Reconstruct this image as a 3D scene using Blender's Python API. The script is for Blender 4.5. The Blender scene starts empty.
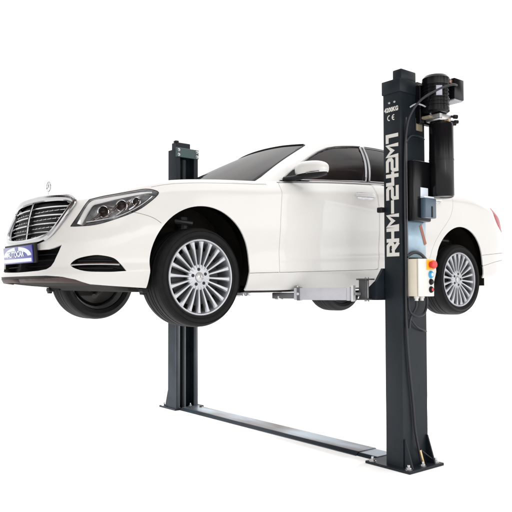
import bpy, bmesh, math, random
from mathutils import Vector, Matrix
random.seed(7)
PI = math.pi
S = bpy.context.scene
COL = S.collection
H = 1.0522            # height of the tyre bottoms above the floor
L = 3.111             # wheelbase

# ------------------------------------------------------------------ helpers
def link(o, parent=None):
    COL.objects.link(o)
    if parent: o.parent = parent
    return o

def empty(name, loc=(0, 0, 0), parent=None):
    o = bpy.data.objects.new(name, None); o.location = loc; o.empty_display_size = .1
    return link(o, parent)

def tag(o, label=None, cat=None, group=None, kind=None):
    if label: o['label'] = label
    if cat: o['category'] = cat
    if group: o['group'] = group
    if kind: o['kind'] = kind
    return o

def obj(name, bm, mat, parent=None, smooth=True, angle=35, label=None):
    bmesh.ops.recalc_face_normals(bm, faces=bm.faces[:]) if smooth != 'keep' else None
    me = bpy.data.meshes.new(name)
    ca = math.cos(math.radians(angle))
    if smooth:
        for f in bm.faces: f.smooth = True
        for e in bm.edges:
            if len(e.link_faces) == 2:
                e.smooth = e.link_faces[0].normal.dot(e.link_faces[1].normal) > ca
    bm.to_mesh(me); bm.free()
    for m in (mat if isinstance(mat, (list, tuple)) else [mat]): me.materials.append(m)
    o = bpy.data.objects.new(name, me)
    if label: o['label'] = label
    return link(o, parent)

def lerp(a, b, t): return a + (b - a) * t

def interp(keys, x):
    if x <= keys[0][0]: return keys[0][1]
    if x >= keys[-1][0]: return keys[-1][1]
    n = len(keys)
    for i in range(n - 1):
        x0, y0 = keys[i]; x1, y1 = keys[i + 1]
        if x <= x1:
            h = x1 - x0
            def slope(k):
                if k == 0: return (keys[1][1] - keys[0][1]) / (keys[1][0] - keys[0][0])
                if k == n - 1: return (keys[-1][1] - keys[-2][1]) / (keys[-1][0] - keys[-2][0])
                a = (keys[k][1] - keys[k-1][1]) / (keys[k][0] - keys[k-1][0])
                b = (keys[k+1][1] - keys[k][1]) / (keys[k+1][0] - keys[k][0])
                return 0 if a * b <= 0 else 2 * a * b / (a + b)
            m0, m1 = slope(i), slope(i + 1)
            t = (x - x0) / h
            return ((2*t**3 - 3*t**2 + 1) * y0 + (t**3 - 2*t**2 + t) * h * m0 +
                    (-2*t**3 + 3*t**2) * y1 + (t**3 - t**2) * h * m1)

def add_box(bm, c, s, rot=None, bev=0.0, seg=1, mi=0):
    r = bmesh.ops.create_cube(bm, size=1)
    vs = r['verts']
    M = Matrix.Translation(Vector(c)) @ (rot.to_4x4() if rot else Matrix.Identity(4)) @ Matrix.Diagonal((s[0], s[1], s[2], 1))
    bmesh.ops.transform(bm, matrix=M, verts=vs)
    fs = list({f for v in vs for f in v.link_faces})
    if bev > 0:
        es = list({e for v in vs for e in v.link_edges})
        g = bmesh.ops.bevel(bm, geom=es, offset=bev, segments=seg, affect='EDGES', profile=.5)
        fs = [f for f in g['faces']] + [f for f in fs if f.is_valid]
    for f in fs:
        if f.is_valid: f.material_index = mi
    return fs

def add_prism(bm, poly, d, mi=0):
    """poly: 3-D points of a planar outline, swept along vector d"""
    a = [bm.verts.new(p) for p in poly]; b = [bm.verts.new(Vector(p) + Vector(d)) for p in poly]
    n = len(a)
    fs = [bm.faces.new(a), bm.faces.new(b[::-1])]
    for i in range(n): fs.append(bm.faces.new((a[i], b[i], b[(i+1) % n], a[(i+1) % n])))
    for f in fs: f.material_index = mi
    return fs

def add_lathe(bm, prof, axis='y', c=(0, 0, 0), n=48, mi=0, close=False, a0=0, a1=2*PI):
    """prof: (radius, along) pairs"""
    c = Vector(c); rings = []
    full = abs(a1 - a0 - 2*PI) < 1e-6
    m = n if full else n + 1
    for i in range(m):
        a = a0 + (a1 - a0) * i / n; ca, sa = math.cos(a), math.sin(a); ring = []
        for r, h in prof:
            p = {'y': (r*ca, h, r*sa), 'z': (r*ca, r*sa, h), 'x': (h, r*ca, r*sa)}[axis]
            ring.append(bm.verts.new(c + Vector(p)))
        rings.append(ring)
    k = len(prof)
    for i in range(n):
        A, B = rings[i], rings[(i+1) % m]
        for j in range(k if close else k - 1):
            try:
                f = bm.faces.new((A[j], A[(j+1) % k], B[(j+1) % k], B[j])); f.material_index = mi
            except ValueError: pass
    return rings

def add_tube(bm, pts, r, n=8, closed=False, mi=0, cap=True, flat=None):
    P = [Vector(p) for p in pts]; N = len(P); rings = []
    up = None
    for i, p in enumerate(P):
        if closed: t = (P[(i+1) % N] - P[i-1]).normalized()
        else: t = (P[min(i+1, N-1)] - P[max(i-1, 0)]).normalized()
        if up is None:
            up = t.orthogonal().normalized() if flat is None else Vector(flat)
        up = (up - t * up.dot(t)).normalized() if flat is None else (Vector(flat) - t * Vector(flat).dot(t)).normalized()
        s = t.cross(up)
        ru, rs = r if isinstance(r, tuple) else (r, r)
        rings.append([bm.verts.new(p + up * ru * math.cos(2*PI*k/n) + s * rs * math.sin(2*PI*k/n)) for k in range(n)])
    for i in range(N if closed else N - 1):
        A, B = rings[i], rings[(i+1) % N]
        for k in range(n):
            f = bm.faces.new((A[k], A[(k+1) % n], B[(k+1) % n], B[k])); f.material_index = mi
    if cap and not closed:
        for q in (rings[0][::-1], rings[-1]):
            f = bm.faces.new(q); f.material_index = mi

def spline(pts, n=8, closed=False):
    P = [Vector(p) for p in pts]; out = []
    N = len(P)
    rng = range(N) if closed else range(N - 1)
    for i in rng:
        if closed: p0, p1, p2, p3 = P[i-1], P[i], P[(i+1) % N], P[(i+2) % N]
        else: p0, p1, p2, p3 = P[max(i-1, 0)], P[i], P[i+1], P[min(i+2, N-1)]
        for k in range(n):
            t = k / n
            out.append(.5 * ((2*p1) + (p2-p0)*t + (2*p0-5*p1+4*p2-p3)*t*t + (3*p1-p0-3*p2+p3)*t**3))
    if not closed: out.append(P[-1])
    return out

def mirrored(bm):
    """a copy of the bmesh mirrored to the other side of the car"""
    b = bm.copy()
    for v in b.verts: v.co.y = -v.co.y
    bmesh.ops.reverse_faces(b, faces=b.faces[:])
    return b

# ------------------------------------------------------------------ materials
def mat(name, color, rough=.5, metal=0., coat=0., spec=.5, noise=0., nscale=8., bump=0., bscale=200., emit=None, ior=None):
    m = bpy.data.materials.new(name); m.use_nodes = True
    nt = m.node_tree; b = nt.nodes['Principled BSDF']
    b.inputs['Base Color'].default_value = (*color, 1)
    b.inputs['Roughness'].default_value = rough
    b.inputs['Metallic'].default_value = metal
    b.inputs['Coat Weight'].default_value = coat
    b.inputs['Coat Roughness'].default_value = .04
    b.inputs['Specular IOR Level'].default_value = spec
    if noise or bump:
        tc = nt.nodes.new('ShaderNodeTexCoord')
    if noise:
        n = nt.nodes.new('ShaderNodeTexNoise'); n.inputs['Scale'].default_value = nscale; n.inputs['Detail'].default_value = 6
        r = nt.nodes.new('ShaderNodeValToRGB')
        r.color_ramp.elements[0].position = .3; r.color_ramp.elements[1].position = .7
        r.color_ramp.elements[0].color = (*[c * (1 - noise) for c in color], 1)
        r.color_ramp.elements[1].color = (*[min(1, c * (1 + noise)) for c in color], 1)
        nt.links.new(tc.outputs['Object'], n.inputs['Vector']); nt.links.new(n.outputs['Fac'], r.inputs['Fac'])
        nt.links.new(r.outputs['Color'], b.inputs['Base Color'])
        mr = nt.nodes.new('ShaderNodeMapRange')
        mr.inputs['To Min'].default_value = max(0, rough * .8); mr.inputs['To Max'].default_value = min(1, rough * 1.2)
        nt.links.new(n.outputs['Fac'], mr.inputs['Value']); nt.links.new(mr.outputs['Result'], b.inputs['Roughness'])
    if bump:
        n2 = nt.nodes.new('ShaderNodeTexNoise'); n2.inputs['Scale'].default_value = bscale; n2.inputs['Detail'].default_value = 3
        bp = nt.nodes.new('ShaderNodeBump'); bp.inputs['Strength'].default_value = bump; bp.inputs['Distance'].default_value = .002
        nt.links.new(tc.outputs['Object'], n2.inputs['Vector']); nt.links.new(n2.outputs['Fac'], bp.inputs['Height'])
        nt.links.new(bp.outputs['Normal'], b.inputs['Normal'])
    return m

M = {
 'paint': mat('white_pearl_paint', (.545, .541, .526), .34, spec=.25, coat=.5, noise=.015, nscale=3),
 'black_plastic': mat('black_plastic', (.008, .008, .009), .5, spec=.15, bump=.15, bscale=400),
 'under': mat('underbody', (.009, .008, .007), .85, spec=.08, noise=.4, nscale=6),
 'rubber': mat('tyre_rubber', (.008, .008, .0085), .65, spec=.12, noise=.25, nscale=20),
 'alloy': mat('alloy', (.37, .38, .40), .33, metal=.75, noise=.06, nscale=9),
 'alloy_dark': mat('dark_alloy', (.03, .03, .032), .5, metal=.5),  # dark metal of the brake discs and struts
 'steel': mat('brushed_steel', (.45, .45, .46), .35, metal=1., noise=.1, nscale=30),
 'chrome': mat('chrome', (.40, .40, .41), .10, metal=1.),
 'glass': mat('tinted_glass', (.007, .008, .009), .02, spec=.22),
 'lip': mat('lip_painted_reflection', (.055, .036, .032), .5, spec=.2, noise=.2),  # body-colour part: brown floor reflection painted into its colour
 'lens_bowl': mat('lamp_bowl', (.46, .47, .49), .25, metal=.6, noise=.25, nscale=30),
 'lens': mat('clear_lens', (.30, .32, .35), .05, spec=.5),
 'red_lens': mat('red_lens', (.30, .004, .018), .25, spec=.3),
 'post': mat('anthracite_powder_coat', (.0100, .0140, .0180), .40, spec=.18, noise=.25, nscale=5, bump=.06, bscale=500),
 'post_in': mat('anthracite_inside', (.012, .016, .018), .55, spec=.3, noise=.15),
 'light_bar': mat('white_light_guide', (.88, .88, .88), .3),
 'black': mat('black_enamel', (.004, .004, .005), .18, spec=.2),
 'grey_paint': mat('light_grey_arm_paint', (.36, .36, .39), .4, noise=.06, nscale=12),
 'shield': mat('cast_iron', (.03, .028, .027), .6, metal=.5, noise=.3),
 'white_mark': mat('white_vinyl', (.56, .55, .52), .5),
 'ivory': mat('ivory_box', (.62, .57, .46), .45, noise=.03),
 'panel': mat('white_panel', (.60, .59, .57), .4),
 'yellow': mat('yellow_plastic', (.75, .42, .02), .35),
 'red': mat('red_plastic', (.62, .02, .015), .3),
 'cyan': mat('blue_plastic', (.03, .30, .55), .3),
 'trim': mat('satin_trim', (.24, .24, .25), .2, metal=1.),
 'orange': mat('orange_print', (.26, .09, .05), .5),
 'brass': mat('brass_fitting', (.5, .38, .2), .35, metal=.8),
 'hose': mat('hose_rubber', (.010, .011, .016), .45, spec=.4),
 'blue': mat('plate_blue', (.025, .028, .26), .3, coat=.5),
 'plate_white': mat('plate_white', (.62, .66, .74), .3, coat=.5),
}

def glass_mat():
    """dark tinted glass: a near-black body with a softened mirror on top"""
    m = bpy.data.materials.new('tinted_glass'); m.use_nodes = True; nt = m.node_tree; nt.nodes.clear(); N = nt.nodes.new
    out = N('ShaderNodeOutputMaterial'); mx = N('ShaderNodeMixShader'); df = N('ShaderNodeBsdfDiffuse'); gl = N('ShaderNodeBsdfGlossy')
    gl.inputs['Roughness'].default_value = .02; fr = N('ShaderNodeFresnel'); fr.inputs['IOR'].default_value = 1.42
    mu = N('ShaderNodeMath'); mu.operation = 'MULTIPLY'; mu.inputs[1].default_value = .55
    tc = N('ShaderNodeTexCoord'); nz = N('ShaderNodeTexNoise'); nz.inputs['Scale'].default_value = 1.6; nz.inputs['Detail'].default_value = 3
    mp = N('ShaderNodeMapping'); mp.inputs['Rotation'].default_value = (.3, .5, .7); mp.inputs['Scale'].default_value = (1, 3.5, 1)
    rp = N('ShaderNodeValToRGB'); e = rp.color_ramp.elements
    e[0].position, e[0].color = .40, (.006, .006, .007, 1); e[1].position, e[1].color = .68, (.030, .022, .019, 1)
    L_ = nt.links.new
    L_(tc.outputs['Object'], mp.inputs[0]); L_(mp.outputs[0], nz.inputs['Vector']); L_(nz.outputs['Fac'], rp.inputs['Fac']); L_(rp.outputs[0], df.inputs['Color'])
    L_(fr.outputs[0], mu.inputs[0]); L_(mu.outputs[0], mx.inputs[0]); L_(df.outputs[0], mx.inputs[1]); L_(gl.outputs[0], mx.inputs[2]); L_(mx.outputs[0], out.inputs[0])
    return m
M['glass'] = glass_mat()
# ------------------------------------------------------------------ the car's shape (x to the tail, y across, z up from the tyre bottoms)
X0F, X0R, NEX, NER = .30, 3.20, 3.4, 3.4
ZSH = [(-1.0, .93), (-.80, .935), (-.72, .90), (-.58, .925), (-.40, .985), (-.2, 1.03), (.2, 1.068), (.6, 1.095), (.78, 1.112),
       (1.4, 1.165), (2.0, 1.20), (2.6, 1.228), (3.0, 1.24), (3.3, 1.235), (3.6, 1.185), (3.85, 1.125), (4.05, 1.085), (4.4, 1.08)]
BQ = [(0, .872), (.06, .905), (.14, .930), (.18, .939), (.22, .936), (.27, .931), (.34, .933), (.45, .941), (.62, .949), (.80, .948), (.875, .944), (.90, .936), (.94, .914), (.98, .888), (1.0, .862)]
XF = [(0, -.87), (.10, -.95), (.18, -.968), (.25, -.945), (.36, -.94), (.48, -.93), (.58, -.915), (.75, -.90), (.92, -.87), (.97, -.85), (1.0, -.80)]
XR = [(0, 4.18), (.10, 4.28), (.28, 4.36), (.45, 4.38), (.62, 4.36), (.85, 4.30), (.95, 4.26), (1.0, 4.21)]
ZB0 = .25
def zsh(x): return interp(ZSH, x)
ZBOT = [(-1.0, .318), (-.86, .312), (-.6, .290), (-.3, .272), (.45, .255), (1.6, .275), (2.6, .31), (3.3, .345), (3.5, .365), (3.7, .385), (4.0, .43), (4.3, .46)]
def zbot(x): return interp(ZBOT, x)
ARCH_F = (.010, .440, .412); ARCH_R = (3.108, .464, .408)

def crease(x, z):
    """two pressed lines along the doors: the falling shoulder line and the rising sill line"""
    if x < .42 or x > 3.05: return 0.
    w = math.sin(PI * (x - .42) / 2.63) ** .6
    d1 = z - lerp(1.035, .87, (x - .42) / 2.5); d2 = z - lerp(.475, .585, (x - .42) / 2.3)
    return w * (.0075 * math.exp(-abs(d1) / .035) + .0095 * math.exp(-abs(d2) / .030) - .0050 * math.exp(-((d2 - .10) / .07) ** 2))

NQ = [(0, 3.4), (.5, 3.4), (.85, 2.8), (1, 2.8)]
def nex(q): return interp(NQ, q)

def plan(th, q):
    """th in [0,3]: 0..1 nose corner, 1..2 side, 2..3 tail corner -> (x, w) with w = half width"""
    b = interp(BQ, q)
    if th <= 1:
        a = th * PI / 2; e = 2 / nex(q)
        return X0F - (X0F - interp(XF, q)) * max(0, math.cos(a)) ** e, b * max(0, math.sin(a)) ** e
    if th < 2:
        t = th - 1
        x = lerp(X0F, X0R, t); return x, b + .006 * math.sin(PI * t) + crease(x, lerp(ZB0, zsh(x), q))
    a = (3 - th) * PI / 2; e = 2 / NER
    return X0R + (interp(XR, q) - X0R) * max(0, math.cos(a)) ** e, b * max(0, math.sin(a)) ** e

def q_of(x, z):
    zs = zsh(x)
    return min(1, max(0, (z - ZB0) / (zs - ZB0)))

def nose_x(y, z, off=0.):
    """x of the nose surface at half width |y|, height z"""
    x = -.8
    for _ in range(12):
        q = q_of(x, z); b = interp(BQ, q)
        x = X0F - (X0F - interp(XF, q)) * (max(1e-9, 1 - min(1, abs(y) / b) ** nex(q))) ** (1 / nex(q))
    return x - off

def side_y(x, z):
    """half width of the body at x (nose corner, side or tail corner)"""
    q = q_of(x, z); b = interp(BQ, q)
    if x < X0F:
        r = (X0F - x) / (X0F - interp(XF, q)); return b * max(0, 1 - min(1, r) ** nex(q)) ** (1 / nex(q))
    if x > X0R:
        r = (x - X0R) / (interp(XR, q) - X0R); return b * max(0, 1 - min(1, r) ** NER) ** (1 / NER)
    return b + .006 * math.sin(PI * (x - X0F) / (X0R - X0F)) + crease(x, z)

def columns():
    th = {i / 40 for i in range(41)} - {39 / 40}
    e = 2 / NEX; a = X0F - interp(XF, .5)
    for k in range(1, 42):      # even steps along the wing too
        x = lerp(-.80, X0F, k / 42); th.add(round(math.acos(((X0F - x) / a) ** (1 / e)) * 2 / PI, 5))
    tt = sorted(th); th = [tt[0]]
    for t in tt[1:]:
        if t - th[-1] > .003 or t == 1: th.append(t)
    xs = set()
    for k in range(1, 72): xs.add(round(lerp(X0F, X0R, k / 72), 5))
    for (c, zc, r) in (ARCH_F, ARCH_R):
        for k in range(0, 41):
            x = c - r * math.cos(PI * k / 40)
            if X0F < x < X0R: xs.add(round(x, 5))
    xs = sorted(xs); keep = []
    for x in xs:
        if not keep or x - keep[-1] > .004: keep.append(x)
    th += [1 + (x - X0F) / (X0R - X0F) for x in keep]
    e = 2 / NER; a = interp(XR, .5) - X0R; tl = {2 + i / 36 for i in range(37)} - {2 + 1 / 36}
    for k in range(1, 42):
        x = lerp(X0R, 4.15, k / 42); tl.add(round(3 - math.acos(((x - X0R) / a) ** (1 / e)) * 2 / PI, 5))
    tl = sorted(tl); keep = [tl[0]]
    for t in tl[1:]:
        if t - keep[-1] > .003: keep.append(t)
    if keep[-1] != 3: keep.append(3)
    th += keep
    # arch columns inside the nose/tail corners are close enough already
    return th

ROWS = [0, .02, .05, .09, .12, .14, .16, .18, .20, .22, .24] + [.26 + .0145 * i for i in range(41)] + [.855, .865, .875, .885, .90, .92, .945, .965, .98, .99, 1.0]

def shell_half():
    """left half (y<0) of the lower body: side skin plus bonnet and boot lid skin"""
    bm = bmesh.new(); th = columns(); grid = []
    xc = [plan(t, 1.0)[0] for t in th]
    for t in th:
        col = []
        xs = plan(t, 1.0)[0]
        for v in ROWS:
            # iterate: z depends on x
            x = plan(t, v)[0]; z = 0
            for _ in range(3):
                zb, zs = zbot(x), zsh(xs)
                z = lerp(zb, zs, v); q = min(1, max(0, (z - ZB0) / (zs - ZB0)))
                x, w = plan(t, q)
            col.append(bm.verts.new((x, -w, z)))
        sx, sw, sz = col[-1].co.x, -col[-1].co.y, col[-1].co.z
        # inward to the centre line
        tt = (sx + .80) / (4.21 + .80)
        cx = sx
        cz = interp([(-.80, .935), (-.6, .985), (-.2, 1.06), (.3, 1.115), (.6, 1.15), (3.3, 1.26), (3.6, 1.225), (3.9, 1.17), (4.21, 1.08)], cx)
        for k in range(1, 13):
            u = k / 12
            zz = lerp(sz, cz, 1 - (1 - u) ** 2.2)
            col.append(bm.verts.new((cx, -sw * (1 - u), zz)))
        grid.append(col)
    for i in range(len(grid) - 1):
        A, B = grid[i], grid[i+1]
        for j in range(len(A) - 1):
            try: bm.faces.new((A[j], B[j], B[j+1], A[j+1]))
            except ValueError: pass
    bmesh.ops.remove_doubles(bm, verts=bm.verts[:], dist=1e-5)
    bmesh.ops.recalc_face_normals(bm, faces=bm.faces[:])
    # outward
    f = max(bm.faces, key=lambda f: -f.calc_center_median().y)
    if f.normal.y > 0: bmesh.ops.reverse_faces(bm, faces=bm.faces[:])
    return bm

RAIL = [(1.30, 1.50), (1.43, 1.545), (1.49, 1.556), (1.69, 1.588), (2.03, 1.610), (2.33, 1.604), (2.7, 1.565), (3.0, 1.50)]
def house_half():
    """left half of the glasshouse: windscreen, side glass area, rear window and roof as one skin"""
    bm = bmesh.new(); cols = []
    def prof(b, t, bul, n=16):
        b, t = Vector(b), Vector(t); out = []
        d = (t - b); outw = Vector((0, -1, 0)) if bul[1] else Vector((0, 0, 0))
        for k in range(n + 1):
            u = k / n; p = b.lerp(t, u)
            s = math.sin(PI * u ** .9)
            out.append(p + Vector(bul[0]) * s)
        return out
    # windscreen columns, centre to A pillar
    N = 14
    for i in range(N + 1):
        u = i / N
        b = (lerp(.46, .66, u ** 2.2), -.80 * u, lerp(1.13, 1.095, u ** 2))
        t = (lerp(1.38, 1.49, u ** 2.2), -.60 * u, lerp(1.585, 1.556, u ** 2.2))
        bl = .014
        cols.append(prof(b, t, (Vector((-.5, -.5 * u, .85)).normalized() * bl, 0)))
    NS = 48
    for i in range(1, NS):
        u = i / NS
        xb = lerp(.66, 3.55, u); xt = lerp(1.49, 2.97, u)
        yb = interp([(.6, .80), (.8, .838), (1.2, .852), (2.0, .858), (2.8, .852), (3.2, .83), (3.55, .775)], xb)
        yt = interp([(1.4, .60), (1.8, .615), (2.2, .618), (2.6, .60), (2.95, .565)], xt)
        zb = interp([(.6, 1.09), (.66, 1.095), (.78, 1.108), (1.4, 1.162), (2.0, 1.197), (2.6, 1.225), (3.0, 1.238), (3.3, 1.235), (3.55, 1.20)], xb)
        zt = interp(RAIL, xt)
        bl = .012 + .030 * math.sin(PI * u)
        cols.append(prof((xb, -yb, zb), (xt, -yt, zt), (Vector((0, -.8, .45)).normalized() * bl, 0)))
    for i in range(N + 1):
        u = 1 - i / N
        b = (lerp(3.72, 3.55, u ** 2.2), -.775 * u, lerp(1.235, 1.20, u ** 2))
        t = (lerp(2.90, 2.95, u ** 2.2), -.565 * u, lerp(1.565, 1.512, u ** 2.2))
        cols.append(prof(b, t, (Vector((.5, -.4 * u, .85)).normalized() * lerp(.03, .012, u), 0)))
    grid = []
    for pc in cols:
        col = [bm.verts.new(p) for p in pc]
        e = pc[-1]
        cz = interp([(1.38, 1.585), (1.6, 1.625), (1.8,1.645), (2.0, 1.655), (2.4, 1.645), (2.9, 1.565)], e.x)
        for k in range(1, 11):
            u = k / 10
            col.append(bm.verts.new((e.x, e.y * (1 - u), lerp(e.z, max(cz, e.z), 1 - (1 - u) ** 2.4))))
        grid.append(col)
    for i in range(len(grid) - 1):
        A, B = grid[i], grid[i+1]
        for j in range(len(A) - 1):
            try: bm.faces.new((A[j], B[j], B[j+1], A[j+1]))
            except ValueError: pass
    bmesh.ops.remove_doubles(bm, verts=bm.verts[:], dist=1e-5)
    bmesh.ops.recalc_face_normals(bm, faces=bm.faces[:])
    f = max(bm.faces, key=lambda f: -f.calc_center_median().y)
    if f.normal.y > 0: bmesh.ops.reverse_faces(bm, faces=bm.faces[:])
    return bm

def inside(p, poly):
    x, y = p; c = False; n = len(poly)
    for i in range(n):
        (x0, y0), (x1, y1) = poly[i], poly[i-1]
        if (y0 > y) != (y1 > y) and x < (x1 - x0) * (y - y0) / (y1 - y0) + x0: c = not c
    return c

AX = {'y': (Vector((1, 0, 0)), Vector((0, 0, 1))), 'x': (Vector((0, 1, 0)), Vector((0, 0, 1)))}
def carve(bm, poly, axis, test):
    """cut the skin along a closed outline seen along an axis; returns the faces inside"""
    if isinstance(axis, str): U, V = AX[axis]
    else:
        n = Vector(axis).normalized(); U = Vector((0, 0, 1)).cross(n).normalized(); V = n.cross(U)
    Wn = U.cross(V)
    n = len(poly)
    for i in range(n):
        a, b = poly[i], poly[(i+1) % n]
        d = Vector((b[0]-a[0], b[1]-a[1]))
        if d.length < 1e-6: continue
        pn = (U * d.y - V * d.x).normalized(); co = U * a[0] + V * a[1]
        lo = (min(a[0], b[0]) - 1e-4, min(a[1], b[1]) - 1e-4); hi = (max(a[0], b[0]) + 1e-4, max(a[1], b[1]) + 1e-4)
        fs = []
        for f in bm.faces:
            us = [v.co.dot(U) for v in f.verts]
            if max(us) < lo[0] or min(us) > hi[0]: continue
            vs = [v.co.dot(V) for v in f.verts]
            if max(vs) < lo[1] or min(vs) > hi[1]: continue
            if test(f): fs.append(f)
        if fs:
            g = fs + list({e for f in fs for e in f.edges}) + list({v for f in fs for v in f.verts})
            bmesh.ops.bisect_plane(bm, geom=g, plane_co=co, plane_no=pn, dist=1e-6)
    out = []
    for f in bm.faces:
        c = f.calc_center_median()
        if test(f) and inside((c.dot(U), c.dot(V)), poly): out.append(f)
    return out

def lift(bm, faces):
    """take faces out of bm into a bmesh of their own"""
    b = bmesh.new(); mp = {}
    for f in faces:
        vs = []
        for v in f.verts:
            if v not in mp: mp[v] = b.verts.new(v.co)
            vs.append(mp[v])
        b.faces.new(vs)
    bmesh.ops.delete(bm, geom=faces, context='FACES')
    b.normal_update()
    return b

def inset_poly(poly, d):
    """outline moved inward by d"""
    n = len(poly); A = sum(poly[i][0]*poly[(i+1) % n][1] - poly[(i+1) % n][0]*poly[i][1] for i in range(n))
    s = 1 if A > 0 else -1; out = []
    for i in range(n):
        p0, p, p1 = Vector(poly[i-1]), Vector(poly[i]), Vector(poly[(i+1) % n])
        e0, e1 = (p - p0).normalized(), (p1 - p).normalized()
        n0, n1 = Vector((-e0.y, e0.x)) * s, Vector((-e1.y, e1.x)) * s
        m = n0 + n1
        k = max(.35, 1 + n0.dot(n1))
        out.append(tuple(p + m * d / k))
    return out

def smooth_poly(pts, n=5):
    return [(p.x, p.y) for p in spline([(a, b, 0) for a, b in pts], n, closed=True)]

def arch_poly(A):
    c, zc, r = A
    pts = [(c - r * 1.0, .0)]
    for k in range(0, 49):
        a = PI - PI * k / 48
        pts.append((c + r * math.cos(a), zc + r * math.sin(a)))
    pts += [(c + r, .0)]
    return pts
# ------------------------------------------------------------------ the car
CAR = empty('sedan', (0, 0, H))
tag(CAR, 'white luxury saloon car raised in the air on the two-post lift', 'car')

def side(f): return f.normal.y < -.25
def joined(*bms):
    out = bmesh.new()
    for b in bms:
        me = bpy.data.meshes.new('tmp'); b.to_mesh(me); out.from_mesh(me); b.free(); bpy.data.meshes.remove(me)
    return out
def both(bm, weld=True):
    out = joined(bm, mirrored(bm)) if False else None
    m = mirrored(bm); out = joined(bm, m)
    if weld: bmesh.ops.remove_doubles(out, verts=[v for v in out.verts if abs(v.co.y) < 2e-4], dist=3e-4)
    return out
def sided(name, bm, mat_, parents, keep='keep', **kw):
    """the near part and its mirror image, each an object of its own"""
    m = mirrored(bm)
    a = obj(name, bm, mat_, parents[0], smooth=keep, **kw); b = obj(name, m, mat_, parents[1], smooth=keep, **kw)
    return [a, b]
def solid(os_, t, off=-1):
    for o in (os_ if isinstance(os_, list) else [os_]):
        md = o.modifiers.new('thickness', 'SOLIDIFY'); md.thickness = t; md.offset = off
        md.use_even_offset = False
def push(bm, d):
    bm.normal_update()
    nn = {v: v.normal.copy() for v in bm.verts}
    for v in bm.verts: v.co += nn[v] * d
def boundary_loop(bm):
    """ordered vertices of the longest open border"""
    es = [e for e in bm.edges if len(e.link_faces) == 1]; best = []
    nb = {}
    for e in es:
        for v in e.verts: nb.setdefault(v, []).append(e.other_vert(v))
    seen = set()
    for v0 in nb:
        if v0 in seen: continue
        lp = [v0]; seen.add(v0); v = v0
        while True:
            nx = [w for w in nb[v] if w not in seen]
            if not nx: break
            v = nx[0]; seen.add(v); lp.append(v)
        if len(lp) > len(best): best = lp
    return [v.co.copy() for v in best]
def thin(pts, d):
    out = [pts[0]]
    for p in pts[1:]:
        if (Vector(p) - Vector(out[-1])).length > d: out.append(p)
    return out
def recess(bm_piece, depth, n, shrink=1.0, drop=0.):
    """walls and floor of a pocket behind an opening"""
    lp = boundary_loop(bm_piece); b = bmesh.new(); n = Vector(n).normalized()
    c = sum(lp, Vector()) / len(lp)
    A = [b.verts.new(p) for p in lp]; B = [b.verts.new(c + (p - c) * shrink + n * depth - Vector((0, 0, drop))) for p in lp]
    for i in range(len(A)):
        j = (i + 1) % len(A)
        try: b.faces.new((A[i], A[j], B[j], B[i]))
        except ValueError: pass
    cv = b.verts.new(c + n * depth - Vector((0, 0, drop)))
    for i in range(len(B)):
        j = (i + 1) % len(B)
        try: b.faces.new((B[i], B[j], cv))
        except ValueError: pass
    return b

from mathutils.bvhtree import BVHTree
from mathutils.interpolate import poly_3d_calc
SH = shell_half(); HS = house_half()
def pristine(bm):
    b = both(bm.copy()); b.normal_update(); b.faces.ensure_lookup_table(); return b, BVHTree.FromBMesh(b)
PRI = {'body': pristine(SH), 'roof': pristine(HS)}
def skin(name, bm, mat_, parent, key, t=.012):
    """link a cut piece of skin: normals taken from the uncut surface, a lip turned in along every cut edge"""
    src, tree = PRI[key]
    bm.normal_update(); bm.verts.ensure_lookup_table(); nor = {}
    for v in bm.verts:
        co, no, fi, d = tree.find_nearest(v.co); f = src.faces[fi]
        w = poly_3d_calc([q.co for q in f.verts], co); n = sum((q.normal * k for q, k in zip(f.verts, w)), Vector())
        nor[v] = n.normalized()
    bd = [e for e in bm.edges if len(e.link_faces) == 1]
    dup = {}
    def dv(v):
        if v not in dup:
            n = nor[v]; dup[v] = (bm.verts.new(v.co), bm.verts.new(v.co - n * t))
        return dup[v]
    for e in bd:
        a, b = e.verts; f = e.link_faces[0]
        vs = list(f.verts); i = vs.index(a)
        if vs[(i + 1) % len(vs)] is not b: a, b = b, a
        (a0, a1), (b0, b1) = dv(a), dv(b)
        try: bm.faces.new((b0, a0, a1, b1))
        except ValueError: pass
    me = bpy.data.meshes.new(name)
    for f in bm.faces: f.smooth = True
    order = [tuple(nor[v]) if v in nor else (0, 0, 0) for v in bm.verts]; bm.to_mesh(me); bm.free(); me.materials.append(mat_)
    me.normals_split_custom_set_from_vertices(order)
    return link(bpy.data.objects.new(name, me), parent)
for A in (ARCH_F, ARCH_R):
    fs = carve(SH, arch_poly(A), 'y', lambda f: f.normal.y < -.2)
    bmesh.ops.delete(SH, geom=fs, context='FACES')

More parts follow.
